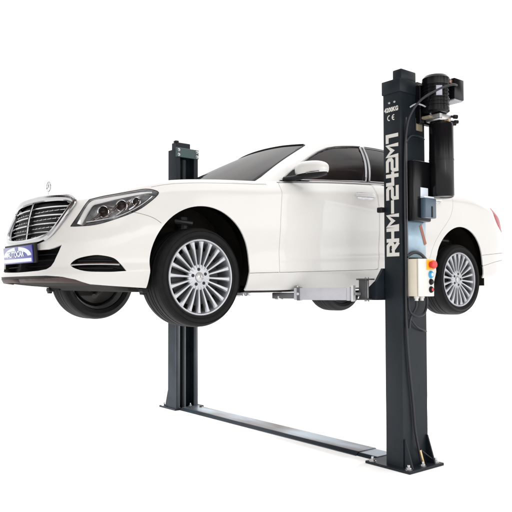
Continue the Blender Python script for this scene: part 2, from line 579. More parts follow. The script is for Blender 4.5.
# --- headlights
HLN = Vector((-.72, -.69, 0)).normalized()
HLU = Vector((0, 0, 1)).cross(HLN); HLV = HLN.cross(HLU)
hl3 = [(-.821, -.568, .689), (-.77, -.591, .775), (-.706, -.611, .875), (-.636, -.673, .898), (-.554, -.74, .916), (-.48, -.79, .933), (-.396, -.831, .95),
       (-.341, -.867, .94), (-.328, -.883, .92), (-.375, -.874, .87), (-.468, -.852, .80), (-.587, -.804, .743), (-.715, -.717, .697)]
hl2 = [(Vector(p).dot(HLU), Vector(p).dot(HLV)) for p in hl3]
fr = lambda f: f.normal.dot(HLN) > .1 and f.calc_center_median().x < .2
def rounded(poly, keep):
    """spline through an outline, with the listed corners kept sharp"""
    out = []; n = len(poly)
    for i in range(n):
        p0, p1, p2, p3 = [Vector(poly[(i + k) % n]) for k in (-1, 0, 1, 2)]
        if i in keep: p0 = p1 * 2 - p2
        if (i + 1) % n in keep: p3 = p2 * 2 - p1
        for k in range(5):
            t = k / 5
            q = .5 * ((2*p1) + (p2-p0)*t + (2*p0-5*p1+4*p2-p3)*t*t + (3*p1-p0-3*p2+p3)*t**3)
            out.append((q.x, q.y))
    return out
hlp = rounded(hl2, (0, 2))
LENS = lift(SH, carve(SH, hlp, HLN, fr))
# --- fog lamp pockets
fg3 = [(-.843, -.622, .434), (-.828, -.645, .46), (-.803, -.678, .477), (-.756, -.73, .491), (-.707, -.771, .494), (-.634, -.817, .476), (-.586, -.837, .433),
       (-.551, -.853, .39), (-.634, -.819, .384), (-.709, -.775, .384), (-.768, -.728, .387), (-.806, -.684, .397), (-.833, -.64, .414)]
fgp = rounded([(Vector(p).dot(HLU), Vector(p).dot(HLV)) for p in fg3], (7,))
FOG = lift(SH, carve(SH, fgp, HLN, fr))
# --- nose openings (half outlines, y <= 0)
nose = lambda f: f.calc_center_median().x < -.45 and f.normal.x < -.1
GR = [(.001, .918), (-.12, .917), (-.25, .912), (-.39, .905), (-.49, .892), (-.535, .868), (-.525, .82), (-.495, .75), (-.46, .69), (-.42, .652), (-.37, .628), (-.28, .612), (-.14, .602), (.001, .600)]
LO = [(.001, .545), (-.15, .545), (-.30, .541), (-.42, .541), (-.47, .548), (-.545, .568), (-.525, .52), (-.49, .455), (-.462, .425), (-.42, .405), (-.33, .396), (-.16, .392), (.001, .390)]
LIP = [(.001, .362), (-.25, .362), (-.45, .362), (-.585, .3535), (-.52, .3485), (-.45, .344), (-.25, .343), (.001, .342)]
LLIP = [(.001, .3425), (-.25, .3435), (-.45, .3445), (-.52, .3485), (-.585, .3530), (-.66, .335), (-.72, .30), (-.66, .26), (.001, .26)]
def nose_front(f):
    c = f.calc_center_median(); return c.x < -.45 and f.normal.x < -.1 and c.x < nose_x(min(abs(c.y), .8), c.z) + .02
GRILLE = lift(SH, carve(SH, GR, 'x', nose_front))
LOWER = lift(SH, carve(SH, LO, 'x', nose))
# --- tail lamps
TLN = Vector((.55, -.83, 0)).normalized(); TLU = Vector((0, 0, 1)).cross(TLN); TLV = TLN.cross(TLU)
def on_side(x, z): return Vector((x, -side_y(x, z), z))
tl3 = [on_side(x, z) for x, z in [(3.725, 1.110), (3.86, 1.088), (3.98, 1.048), (4.06, .985), (4.10, .92), (4.04, .865), (3.93, .89), (3.82, .95), (3.745, 1.04)]]
tlp = rounded([(p.dot(TLU), p.dot(TLV)) for p in tl3], (0,))
TAIL = lift(SH, carve(SH, tlp, TLN, lambda f: f.normal.dot(TLN) > .1 and f.calc_center_median().x > 3))
# --- doors
def belt(x, d=0): return zsh(x) - .016 + d
def dense(pts, n=4): return [(p.x, p.y) for p in spline([(a, b, 0) for a, b in pts], n)]
FRONT_EDGE = [(.7135 + .030 * max(0, (z - .62) / .46) ** 2, z) for z in [lerp(belt(.74), .3925, i/16) for i in range(17)]]
REAR_EDGE = dense([(1.800, .4285), (1.845, .436), (1.865, .470), (1.871, .60), (1.868, .80), (1.858, .98), (1.840, belt(1.84))])
FD = FRONT_EDGE + [(x, .392 + (x - .716) * .0325) for x in (.95, 1.2, 1.5)] + REAR_EDGE + [(x, belt(x)) for x in (1.7, 1.55, 1.4, 1.2, 1.0, .85)]
WHEEL_EDGE = dense([(2.52, .4515), (2.565, .475), (2.60, .53), (2.64, .62), (2.70, .72), (2.78, .815), (2.87, .90), (2.94, .98), (2.975, 1.08), (2.985, belt(2.985))])
RD = [(x + .007, z) for x, z in reversed(REAR_EDGE)] + [(x, .392 + (x - .716) * .0325) for x in (1.95, 2.1, 2.3)] + WHEEL_EDGE + [(x, belt(x)) for x in (2.9, 2.75, 2.6, 2.4, 2.2, 2.0)]
doors = []
for D in (FD, RD):
    piece = lift(SH, carve(SH, D, 'y', side))
    inner = lift(piece, carve(piece, inset_poly(D, .0028), 'y', side))
    piece.free(); bmesh.ops.remove_doubles(inner, verts=inner.verts[:], dist=.0009); bmesh.ops.dissolve_degenerate(inner, edges=inner.edges[:], dist=.0004); inner.normal_update(); doors.append(inner)
# --- shut lines: bonnet edge, sill, bumper joints
LINES = [[(x, zsh(x) - .030) for x in (-.36, -.28, -.2, -.1, 0, .12, .25, .38, .5, .62)], [(.424, .385), (.57, .3895), (.709, .394)],
         dense([(-.50, .785), (-.44, .771), (-.375, .748), (-.325, .715)]), dense([(3.497, .602), (3.553, .607), (3.721, .622), (3.995, .643), (4.17, .655)]),
         dense([(3.50, .492), (3.577, .504), (3.78, .54), (4.029, .569), (4.15, .58)])]
for pl in LINES:
    ou = []; N_ = len(pl)
    nrm = []
    for i in range(N_):
        a, b = Vector(pl[max(i-1, 0)]), Vector(pl[min(i+1, N_-1)]); d = (b - a).normalized(); nrm.append(Vector((-d.y, d.x)) * .0016)
    po = [tuple(Vector(p) + n) for p, n in zip(pl, nrm)] + [tuple(Vector(p) - n) for p, n in reversed(list(zip(pl, nrm)))]
    bmesh.ops.delete(SH, geom=carve(SH, po, 'y', lambda f: f.normal.y < -.08), context='FACES')
# the lip slot is only a dark strip pressed into the skin
SLOT = lift(SH, carve(SH, LIP, 'x', nose))
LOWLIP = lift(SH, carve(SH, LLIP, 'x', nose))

# --- glasshouse
DLOF = [(.84, 1.130), (.92, 1.187), (1.008, 1.240), (1.12, 1.308), (1.228, 1.370), (1.36, 1.438), (1.50, 1.496), (1.62, 1.526), (1.74, 1.546), (1.86, 1.562), (1.955, 1.571),
        (1.90, 1.44), (1.845, 1.30), (1.808, 1.207), (1.6, 1.190), (1.4, 1.174), (1.2, 1.158), (1.0, 1.142)]
DLOR = [(2.005, 1.574), (2.15, 1.580), (2.3, 1.581), (2.45, 1.572), (2.6, 1.551), (2.75, 1.515), (2.90, 1.455), (3.02, 1.385), (3.10, 1.318), (3.09, 1.285), (3.03, 1.268),
        (2.8, 1.262), (2.6, 1.252), (2.3, 1.235), (2.0, 1.216), (1.852, 1.208), (1.89, 1.30), (1.945, 1.44)]
hside = lambda f: f.normal.y < -.3
WINS = []
for D in (DLOF, DLOR): WINS.append(lift(HS, carve(HS, D, 'y', hside)))
PIL = [(1.957, 1.5712), (2.003, 1.5738), (1.943, 1.44), (1.888, 1.30), (1.850, 1.208), (1.81, 1.2072), (1.847, 1.30), (1.902, 1.44)]
PILLAR = lift(HS, carve(HS, PIL, 'y', hside))
WS = [(.001, 1.130), (-.30, 1.128), (-.60, 1.118), (-.715, 1.118), (-.705, 1.165), (-.665, 1.25), (-.625, 1.33), (-.575, 1.43), (-.535, 1.505), (-.515, 1.535), (-.48, 1.550), (-.25, 1.570), (.001, 1.576)]
WSG = lift(HS, carve(HS, WS, 'x', lambda f: f.calc_center_median().x < 1.6 and f.normal.x < -.15))
RW = [(.001, 1.26), (-.40, 1.255), (-.62, 1.245), (-.64, 1.27), (-.55, 1.45), (-.50, 1.51), (-.42, 1.525), (.001, 1.545)]
RWG = lift(HS, carve(HS, RW, 'x', lambda f: f.calc_center_median().x > 2.7 and f.normal.x > .15))

bmesh.ops.remove_doubles(SH, verts=SH.verts[:], dist=.0006); bmesh.ops.dissolve_degenerate(SH, edges=SH.edges[:], dist=.0003); bmesh.ops.remove_doubles(HS, verts=HS.verts[:], dist=.0006)
body = skin('body', both(SH), M['paint'], CAR, 'body')
roof = skin('roof', both(HS), M['paint'], CAR, 'roof')
def smooth_all(os_):
    for o in (os_ if isinstance(os_, list) else [os_]):
        for f in o.data.polygons: f.use_smooth = True
    return os_

for src, nm in ((WSG, 'windscreen_seal'), (RWG, 'rear_window_seal')):
    q_ = both(src.copy()); t = bmesh.new(); add_tube(t, thin(boundary_loop(q_), .012), .0065, 8, closed=True); q_.free()
    smooth_all(obj(nm, t, M['black_plastic'], CAR, smooth='keep'))
w = both(WSG); push(w, -.003); o = smooth_all(obj('windscreen', w, M['glass'], CAR, smooth='keep')); solid(o, .005)
w = both(RWG); push(w, -.003); o = smooth_all(obj('rear_window', w, M['glass'], CAR, smooth='keep')); solid(o, .005)
def door_pair(name, bm): m = mirrored(bm); return [skin(name, bm, M['paint'], CAR, 'body', .02), skin(name, m, M['paint'], CAR, 'body', .02)]
fdoor = door_pair('front_door', doors[0]); rdoor = door_pair('rear_door', doors[1])
for k, D in ((0, FD), (1, RD)):
    t = bmesh.new(); add_tube(t, [Vector((x, -side_y(x, z) + .013, z)) for x, z in [(p.x, p.y) for p in [Vector((a, b, 0)) for a, b in D]]], .010, 8, closed=True)
    smooth_all(sided('door_gap_shade_strip', t, M['black_plastic'], (fdoor, rdoor)[k]))  # dark strip behind the door gap, added to deepen its shade
for pl in LINES:
    t = bmesh.new(); add_tube(t, [Vector((x, -side_y(x, z) + .013, z)) for x, z in pl], .010, 8); smooth_all(sided('gap_backing', t, M['black_plastic'], [CAR, CAR]))  # added dark strips that give the panel gaps their shade
for k, pars in ((0, fdoor), (1, rdoor)):
    wnd = WINS[k]
    lp = thin(boundary_loop(wnd), .012)
    push(wnd, -.004)
    solid(smooth_all(sided('window', wnd, M['glass'], pars)), .005)
    t = bmesh.new(); add_tube(t, lp, (.008, .011), 8, closed=True, flat=(0, -.85, .5)); smooth_all(sided('window_trim', t, M['trim'], pars))
    # door handle: body coloured grip on a shallow bowl
    hx, hz = ((1.69, 1.066), (2.66, 1.105))[k]
    t = bmesh.new()
    pts = [Vector((hx + d, -side_y(hx + d, hz + d * .03) - o_, hz + d * .035)) for d, o_ in ((-.118, -.006), (-.105, .016), (-.06, .030), (0, .034), (.06, .030), (.105, .016), (.118, -.006))]
    add_tube(t, spline(pts, 4), (.016, .009), 12, flat=(0, 0, 1))
    hd = smooth_all(sided('handle', t, M['paint'], pars))
    t = bmesh.new()
    pts = [Vector((hx + d, -side_y(hx + d, hz) - .0035 + (0 if abs(d) < .09 else .003), hz + d * .035 - .004)) for d in (-.10, -.05, 0, .05, .10)]
    add_tube(t, pts, (.030, .004), 16, flat=(0, 0, 1)); smooth_all(sided('handle_recess', t, M['lens_bowl'], pars))
push(PILLAR, -.002)
smooth_all(sided('door_pillar', PILLAR, M['black'], [CAR, CAR]))
# chrome strip along the belt line
t = bmesh.new()
add_tube(t, [Vector((x, -interp([(.8, .838), (1.2, .852), (2.0, .858), (2.8, .852), (3.2, .83)], x) - .012, zsh(x) + .006)) for x in [.80 + i * .0773 for i in range(31)]], (.010, .006), 8, flat=(0, 0, 1))
smooth_all(sided('belt_strip', t, M['chrome'], [CAR, CAR]))

# --- headlights
lens_mat = bpy.data.materials.new('clear_lamp_cover'); lens_mat.use_nodes = True
nt_ = lens_mat.node_tree; nt_.nodes.clear()
o_ = nt_.nodes.new('ShaderNodeOutputMaterial'); mx = nt_.nodes.new('ShaderNodeMixShader'); tr = nt_.nodes.new('ShaderNodeBsdfTransparent')
gl = nt_.nodes.new('ShaderNodeBsdfGlossy'); gl.inputs['Roughness'].default_value = .03; fz = nt_.nodes.new('ShaderNodeFresnel'); fz.inputs['IOR'].default_value = 1.4
nt_.links.new(fz.outputs[0], mx.inputs[0]); nt_.links.new(tr.outputs[0], mx.inputs[1]); nt_.links.new(gl.outputs[0], mx.inputs[2]); nt_.links.new(mx.outputs[0], o_.inputs[0])
M['cover'] = lens_mat
HLPARENT = []
bk = recess(LENS, .07, -HLN, .86, .012)
loop_hl = thin(boundary_loop(LENS), .012)
hls = smooth_all(sided('headlight', bk, M['lens_bowl'] if 'lens_bowl' in M else mat('lamp_bowl', (.10, .105, .115), .3, metal=.4), [CAR, CAR]))
def hp(x, z, d=.02): return Vector((x, -side_y(x, z), z)) - HLN * d
t = bmesh.new()   # the daytime light: one bar along the inner edge, turning back along the top
drl = [(-.790, .702), (-.762, .753), (-.733, .806), (-.700, .850), (-.645, .868), (-.575, .888), (-.50, .906), (-.42, .922), (-.37, .926)]
add_tube(t, spline([hp(x, z, .014) for x, z in drl], 5), (.019, .007), 10, flat=HLN.cross(Vector((0, 0, 1))))
smooth_all(sided('light_bar', t, M['light_bar'], hls))
t = bmesh.new()
add_tube(t, spline([hp(x, z, .014) for x, z in [(-.755, .714), (-.69, .726), (-.60, .752), (-.50, .803), (-.42, .86), (-.375, .90)]], 5), (.007, .007), 8)
smooth_all(sided('lamp_bezel', t, M['chrome'], hls))
for (x0, z0, x1, z1) in ((-.735, .728, -.655, .815), (-.675, .742, -.585, .838), (-.60, .768, -.52, .860), (-.525, .805, -.455, .885)):
    t = bmesh.new(); add_tube(t, [hp(lerp(x0, x1, i/6), lerp(z0, z1, i/6) - .012*math.sin(PI*i/6), .03) for i in range(7)], (.010, .006), 8)
    smooth_all(sided('lamp_fin', t, M['chrome'], hls))
for (x, z, r) in ((-.665, .79, .034), (-.565, .83, .034), (-.48, .86, .024)):
    c = hp(x, z, .045)
    t = bmesh.new(); bmesh.ops.create_uvsphere(t, u_segments=20, v_segments=12, radius=r); bmesh.ops.translate(t, vec=c, verts=t.verts[:])
    smooth_all(sided('projector', t, M['glass'], hls))
    t = bmesh.new(); a, b = HLU, HLV
    add_tube(t, [c + HLN * .012 + (a * math.cos(2*PI*i/24) + b * math.sin(2*PI*i/24)) * (r + .004) for i in range(24)], .006, 8, closed=True)
    smooth_all(sided('projector_ring', t, M['chrome'], hls))
t = bmesh.new(); add_tube(t, loop_hl, .0025, 6, closed=True); smooth_all(sided('lamp_seal', t, M['black_plastic'], hls))
cov = smooth_all(sided('lamp_cover', LENS, M['cover'], hls))

# --- fog pockets
fogs = smooth_all(sided('bumper_vent', recess(FOG, .05, -HLN, .92), M['black_plastic'], [CAR, CAR]))
FOG.free()
t = bmesh.new()
for dz, r in ((0, .0085),):
    add_tube(t, spline([Vector((x, -side_y(x, .433) + .012, z)) for x, z in [(-.838, .432), (-.78, .436), (-.70, .437), (-.63, .436), (-.588, .434)]], 4), (r, .006), 8, flat=(0, 0, 1))
smooth_all(sided('vent_strip', t, M['chrome'], fogs))
t = bmesh.new()
for z in (.408, .458):
    add_tube(t, [Vector((x, -side_y(x, z) + .03, z)) for x in [lerp(-.80, -.62, i/6) for i in range(7)]], (.006, .006), 6, flat=(0, 0, 1))
smooth_all(sided('vent_louvre', t, M['black_plastic'], fogs))

# --- grille
gr = empty('grille', (0, 0, 0), CAR)
half = [(y, z) for y, z in GR]; full = half[1:-1] + [(0, .600)] + [(-y, z) for y, z in reversed(half[1:-1])] + [(0, .918)]
fl = spline([Vector((nose_x(y, z, .004), y, z)) for y, z in full], 5, closed=True)
t = bmesh.new(); add_tube(t, fl, (.016, .025), 10, closed=True, flat=(-1, 0, 0)); smooth_all(obj('grille_frame', t, M['chrome'], gr, smooth='keep'))
ci = Vector((0, 0, .76))
fl2 = [Vector((nose_x(p.y * .955, lerp(.76, p.z, .90), -.012), p.y * .955, lerp(.76, p.z, .90))) for p in fl]
t = bmesh.new(); add_tube(t, fl2, (.016, .008), 8, closed=True, flat=(-1, 0, 0)); smooth_all(obj('grille_inner_frame', t, M['chrome_dark'] if 'chrome_dark' in M else mat('dark_chrome', (.16, .16, .17), .2, metal=1), gr, smooth='keep'))
obj('grille_tray', both(recess(GRILLE, .10, (1, 0, 0), .97), weld=False), M['black_plastic'], gr, smooth='keep'); push(GRILLE, -.036)
for v in GRILLE.verts: v.co.y = min(v.co.y, 0)
smooth_all(obj('grille_mesh', both(GRILLE, weld=False), M['black_plastic'], gr, smooth='keep'))
def half_w(z):   # half width of the grille opening at a height
    pts = sorted([(zz, -yy) for yy, zz in GR[4:11]]); return interp(pts, z) - .02
SL = [.848, .790, .730, .670]
for z in SL:
    hw = half_w(z); t = bmesh.new()
    for dz, r in ((0, .0062),):
        add_tube(t, [Vector((nose_x(y, z, -.02), y, z + dz - .010 * (y / .5) ** 2)) for y in [lerp(-hw, hw, i/24) for i in range(25)]], (r, .012), 8, flat=(0, 0, 1))
    smooth_all(obj('slat', t, M['chrome'], gr, smooth='keep'))
t = bmesh.new(); add_tube(t, [Vector((nose_x(0, z, -.012), 0, z)) for z in [lerp(.605, .912, i/10) for i in range(11)]], (.005, .010), 8, flat=(0, 1, 0))
smooth_all(obj('centre_bar', t, M['trim'], gr, smooth='keep'))
t = bmesh.new()
for z in (.820, .762, .702, .642):
    hw = half_w(z) - .02
    for i in range(-7, 8):
        y = i * .064
        if abs(y) < hw and i: add_box(t, (nose_x(y, z, -.036), y, z), (.022, .009, .006))
    add_tube(t, [Vector((nose_x(y, z, -.036), y, z)) for y in [lerp(-hw, hw, i/16) for i in range(17)]], .004, 6)
obj('grille_studs', t, M['steel'], gr)

# --- lower intake, lip
lw = obj('lower_intake', both(recess(LOWER, .09, (1, 0, 0), .985), weld=False), M['black_plastic'], CAR, smooth='keep'); LOWER.free()
t = bmesh.new()
for z in (.43, .47, .51):
    add_tube(t, [Vector((nose_x(y, z, -.045), y, z)) for y in [lerp(-.46, .46, i/20) for i in range(21)]], (.005, .012), 8, flat=(0, 0, 1))
smooth_all(obj('intake_louvre', t, M['black_plastic'], CAR, smooth='keep'))
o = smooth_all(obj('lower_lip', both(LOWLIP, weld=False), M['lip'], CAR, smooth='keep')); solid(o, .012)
push(SLOT, -.004); smooth_all(obj('lip_slot', both(SLOT, weld=False), M['black_plastic'], CAR, smooth='keep'))

# --- number plate
pl = empty('number_plate', (-.962, 0, .519), CAR); pl.rotation_euler = (0, math.radians(-5), 0)
t = bmesh.new(); add_box(t, (.012, -.012, .003), (.02, .60, .140), bev=.006, seg=2); obj('plate_holder', t, M['black_plastic'], pl)
t = bmesh.new(); add_box(t, (-.003, .008, -.002), (.012, .565, .122), bev=.004, seg=2); obj('plate_panel', t, M['blue'], pl)
def flat_poly(bm, pts, x):   # pts in plate coordinates: u to the viewer's right (-y), v up
    return add_prism(bm, [Vector((x, .008 - u, v)) for u, v in pts], (.002, 0, 0))
t = bmesh.new()
def arc(cx, cy, rx, ry, a0, a1, n=14): return [(cx + rx*math.cos(lerp(a0, a1, i/n)), cy + ry*math.sin(lerp(a0, a1, i/n))) for i in range(n + 1)]
for s in (-1, 1):
    o1 = arc(0, -.012, .272, .066, PI/2 - s*.14, PI/2 - s*1.55); o2 = arc(0, -.016, .205, .044, PI/2 - s*1.50, PI/2 - s*.16)
    flat_poly(t, o1 + o2, -.0105)
flat_poly(t, [(-.270, -.054), (.270, -.054), (.270, -.030), (-.270, -.030)], -.0105)
flat_poly(t, [(-.200, .024), (-.012, .030), (-.012, .026), (-.200, .019)], -.0105)
obj('plate_stripes', t, M['plate_white'], pl)

def text_mesh(name, s, size, mw, material, parent, depth=.0008, bold=0., squash=1.0):
    cu = bpy.data.curves.new('t', 'FONT'); cu.body = s; cu.size = size; cu.extrude = depth; cu.offset = bold
    cu.align_x = 'CENTER'; cu.align_y = 'CENTER'; cu.space_character = 1.05
    ob = bpy.data.objects.new('t', cu); COL.objects.link(ob)
    dg = bpy.context.evaluated_depsgraph_get(); me = bpy.data.meshes.new_from_object(ob.evaluated_get(dg))
    bpy.data.objects.remove(ob); bpy.data.curves.remove(cu)
    for v in me.vertices: v.co.x *= squash
    me.name = name; me.transform(mw); me.materials.clear(); me.materials.append(material)
    return link(bpy.data.objects.new(name, me), parent)
# text frame: x to the viewer's right, y up, z to the viewer; seen from -x
FROM_FRONT = Matrix(((0, 0, -1, 0), (-1, 0, 0, 0), (0, 1, 0, 0), (0, 0, 0, 1)))
text_mesh('plate_text', 'AUTO', .056, Matrix.Translation((-.0115, .103, .000)) @ FROM_FRONT, M['plate_white'], pl, bold=.002, squash=1.2)
text_mesh('plate_text', 'CAR', .056, Matrix.Translation((-.0115, -.062, .003)) @ FROM_FRONT, M['plate_white'], pl, bold=.002, squash=1.2)

# --- bonnet ornament: ring with a three-pointed star on a stem
orn = empty('bonnet_ornament', (-.742, 0, .945), CAR)
t = bmesh.new(); add_lathe(t, [(0, .0), (.020, .0), (.016, .008), (.005, .016), (.0045, .052), (0, .052)], 'z', n=16); obj('stem', t, M['chrome'], orn)
t = bmesh.new(); R_ = .036; c = Vector((0, 0, .052 + R_))
add_tube(t, [c + Vector((0, R_*math.cos(2*PI*i/32), R_*math.sin(2*PI*i/32))) for i in range(32)], .0038, 8, closed=True); smooth_all(obj('ring', t, M['chrome'], orn, smooth='keep'))
t = bmesh.new()
def star(bm, c, r, ax, ay, n, th, w=.16):
    c = Vector(c); pts = []
    for k in range(6):
        a = PI/2 + k * PI/3; rr = r if k % 2 == 0 else r * w
        pts.append(c + (ax * math.cos(a) + ay * math.sin(a)) * rr)
    f_ = bm.verts.new(c + n * th); b_ = bm.verts.new(c - n * th); vs = [bm.verts.new(p) for p in pts]
    for i in range(6):
        bm.faces.new((vs[i], vs[(i+1) % 6], f_)); bm.faces.new((vs[(i+1) % 6], vs[i], b_))
star(t, c, R_, Vector((0, 1, 0)), Vector((0, 0, 1)), Vector((-1, 0, 0)), .005); obj('star', t, M['chrome'], orn, smooth=False)

# --- tail lamps
push(TAIL, .002)
tls = smooth_all(sided('tail_light', TAIL, M['red_lens'], [CAR, CAR])); solid(tls, .03)

# --- mirrors
def superblob(c, s, e=2.6, nu=32, nv=20):
    b = bmesh.new(); bmesh.ops.create_uvsphere(b, u_segments=nu, v_segments=nv, radius=1)
    for v in b.verts:
        p = v.co; k = (abs(p.x)**e + abs(p.y)**e + abs(p.z)**e) ** (1/e)
        v.co = Vector((p.x/k*s[0], p.y/k*s[1], p.z/k*s[2]))
    for v in b.verts: v.co += Vector(c)
    return b
MC = Vector((.955, -1.035, 1.205))
hz = superblob((0, 0, 0), (.085, .140, .075), 2.7)
for v in hz.verts:     # thinner towards the tip, rounded nose forward, slight sweep back
    k = (v.co.y + .140) / .28
    v.co.z *= lerp(.82, 1.0, k); v.co.x = v.co.x * lerp(.72, 1.0, k) + (1 - k) * .045
    v.co.z += (1 - k) * -.004
    v.co += MC
mf = [f for f in hz.faces if f.calc_center_median().z < MC.z - .038]
lowm = lift(hz, mf)
mirs = smooth_all(sided('side_mirror', hz, M['paint'], [CAR, CAR]))
smooth_all(sided('mirror_base', lowm, M['black_plastic'], mirs))
t = bmesh.new(); add_tube(t, [Vector((.845, -.845, 1.135)), Vector((.88, -.885, 1.140)), Vector((.94, -.955, 1.150)), Vector((.965, -1.0, 1.158))], (.020, .040), 12, flat=(0, 0, 1))
smooth_all(sided('mirror_arm', t, M['black_plastic'], mirs))
t = bmesh.new(); add_prism(t, [(.80, -.842, 1.115), (.99, -.856, 1.142), (.985, -.80, 1.235), (.90, -.815, 1.178)], (0, -.012, 0)); sided('mirror_sail', t, M['black_plastic'], mirs, keep=False)
t = bmesh.new()
add_tube(t, [MC + Vector((-.052 + abs(y+.02) * .35, y, -.034)) for y in (-.115, -.08, -.04, 0, .04, .08)], (.006, .005), 8, flat=(0, 0, 1)); smooth_all(sided('mirror_indicator', t, M['chrome'], mirs))
t = bmesh.new(); add_box(t, MC + Vector((.083, .0, .0)), (.006, .20, .10), bev=.02, seg=2); sided('mirror_glass', t, M['glass'], mirs, keep=True)

# --- wheel arches and underside
for A in (ARCH_F, ARCH_R):
    c, zc, r = A
    t = bmesh.new()
    yo_ = -.84 if A is ARCH_F else -.88
    prof = [(r + .004, yo_), (r + .035, yo_ + .03), (r + .035, -.60), (.10, -.56), (0, -.56)]
    add_lathe(t, [(a_, h) for a_, h in prof], 'y', (c, 0, zc), 48, a0=-.42, a1=PI + .42)
    smooth_all(sided('wheel_arch_liner', t, M['under'], [CAR, CAR]))
t = bmesh.new()
rows = []
for i in range(60):
    x = lerp(-.88, 4.22, i / 59)
    wdt = min(side_y(x, zbot(x) + .02) - .035, .89) if x > -.93 else .3
    inarch = abs(x - ARCH_F[0]) < .44 or abs(x - ARCH_R[0]) < .44
    if inarch: wdt = min(wdt, .60)
    zz = zbot(x) + .012 - (.03 if inarch else .028 if .5 < x < 2.6 else 0)
    rows.append([t.verts.new((x, yy * wdt, zz)) for yy in (-1, -.5, 0, .5, 1)])
for i in range(59):
    for k in range(4): t.faces.new((rows[i][k], rows[i][k+1], rows[i+1][k+1], rows[i+1][k]))
ub = obj('underbody', t, M['under'], CAR); solid(ub, .02, 1)
t = bmesh.new()   # rocker return: the skin turns in under the sill
for s_ in (0,):
    pr = []
    for i in range(40):
        x = lerp(.43, 2.69, i / 39); z = zbot(x)
        y0 = side_y(x, z)
        pr.append([t.verts.new((x, -y0 + .002, z + .002)), t.verts.new((x, -y0 + .02, z - .012)), t.verts.new((x, -y0 + .07, z - .016)), t.verts.new((x, -y0 + .10, z + .02))])
    for i in range(39):
        for k in range(3): t.faces.new((pr[i][k], pr[i][k+1], pr[i+1][k+1], pr[i+1][k]))
smooth_all(sided('sill_edge', t, M['black_plastic'], [CAR, CAR]))
t = bmesh.new()
add_tube(t, [(2.0, -.25, .27), (3.0, -.25, .30), (3.4, -.4, .36), (4.2, -.4, .42)], .035, 12); obj('exhaust_pipe', t, M['steel'], CAR)
t = bmesh.new(); add_box(t, (-.395, -.80, .262), (.05, .07, .035), bev=.008); add_box(t, (-.40, -.80, .245), (.03, .05, .03), bev=.006); sided('air_deflector', t, M['black_plastic'], [CAR, CAR], keep=True)
for x in (.50, 2.55, 3.62):
    t = bmesh.new(); add_box(t, (x, 0, .66), (.02, 1.74, .74)); obj('bulkhead', t, M['under'], CAR, smooth=False)
# suspension seen in the front wheel arch
for x0 in (0, L):
    t = bmesh.new()
    add_tube(t, [(x0 + .03, -.62, .36), (x0 + .05, -.60, .80)], .045, 12); add_tube(t, [(x0 - .02, -.66, .74), (x0 - .08, -.72, .755), (x0 + .02, -.78, .74)], (.018, .022), 8)
    add_tube(t, [(x0, -.30, .34), (x0, -.70, .30)], (.03, .03), 8)
    smooth_all(sided('suspension_strut', t, M['alloy_dark'], [CAR, CAR]))
for x0 in (0, L):
    t = bmesh.new(); add_tube(t, [(x0, -.66, .352), (x0, .66, .352)], .03, 12); obj('axle_shaft', t, M['under'], CAR)

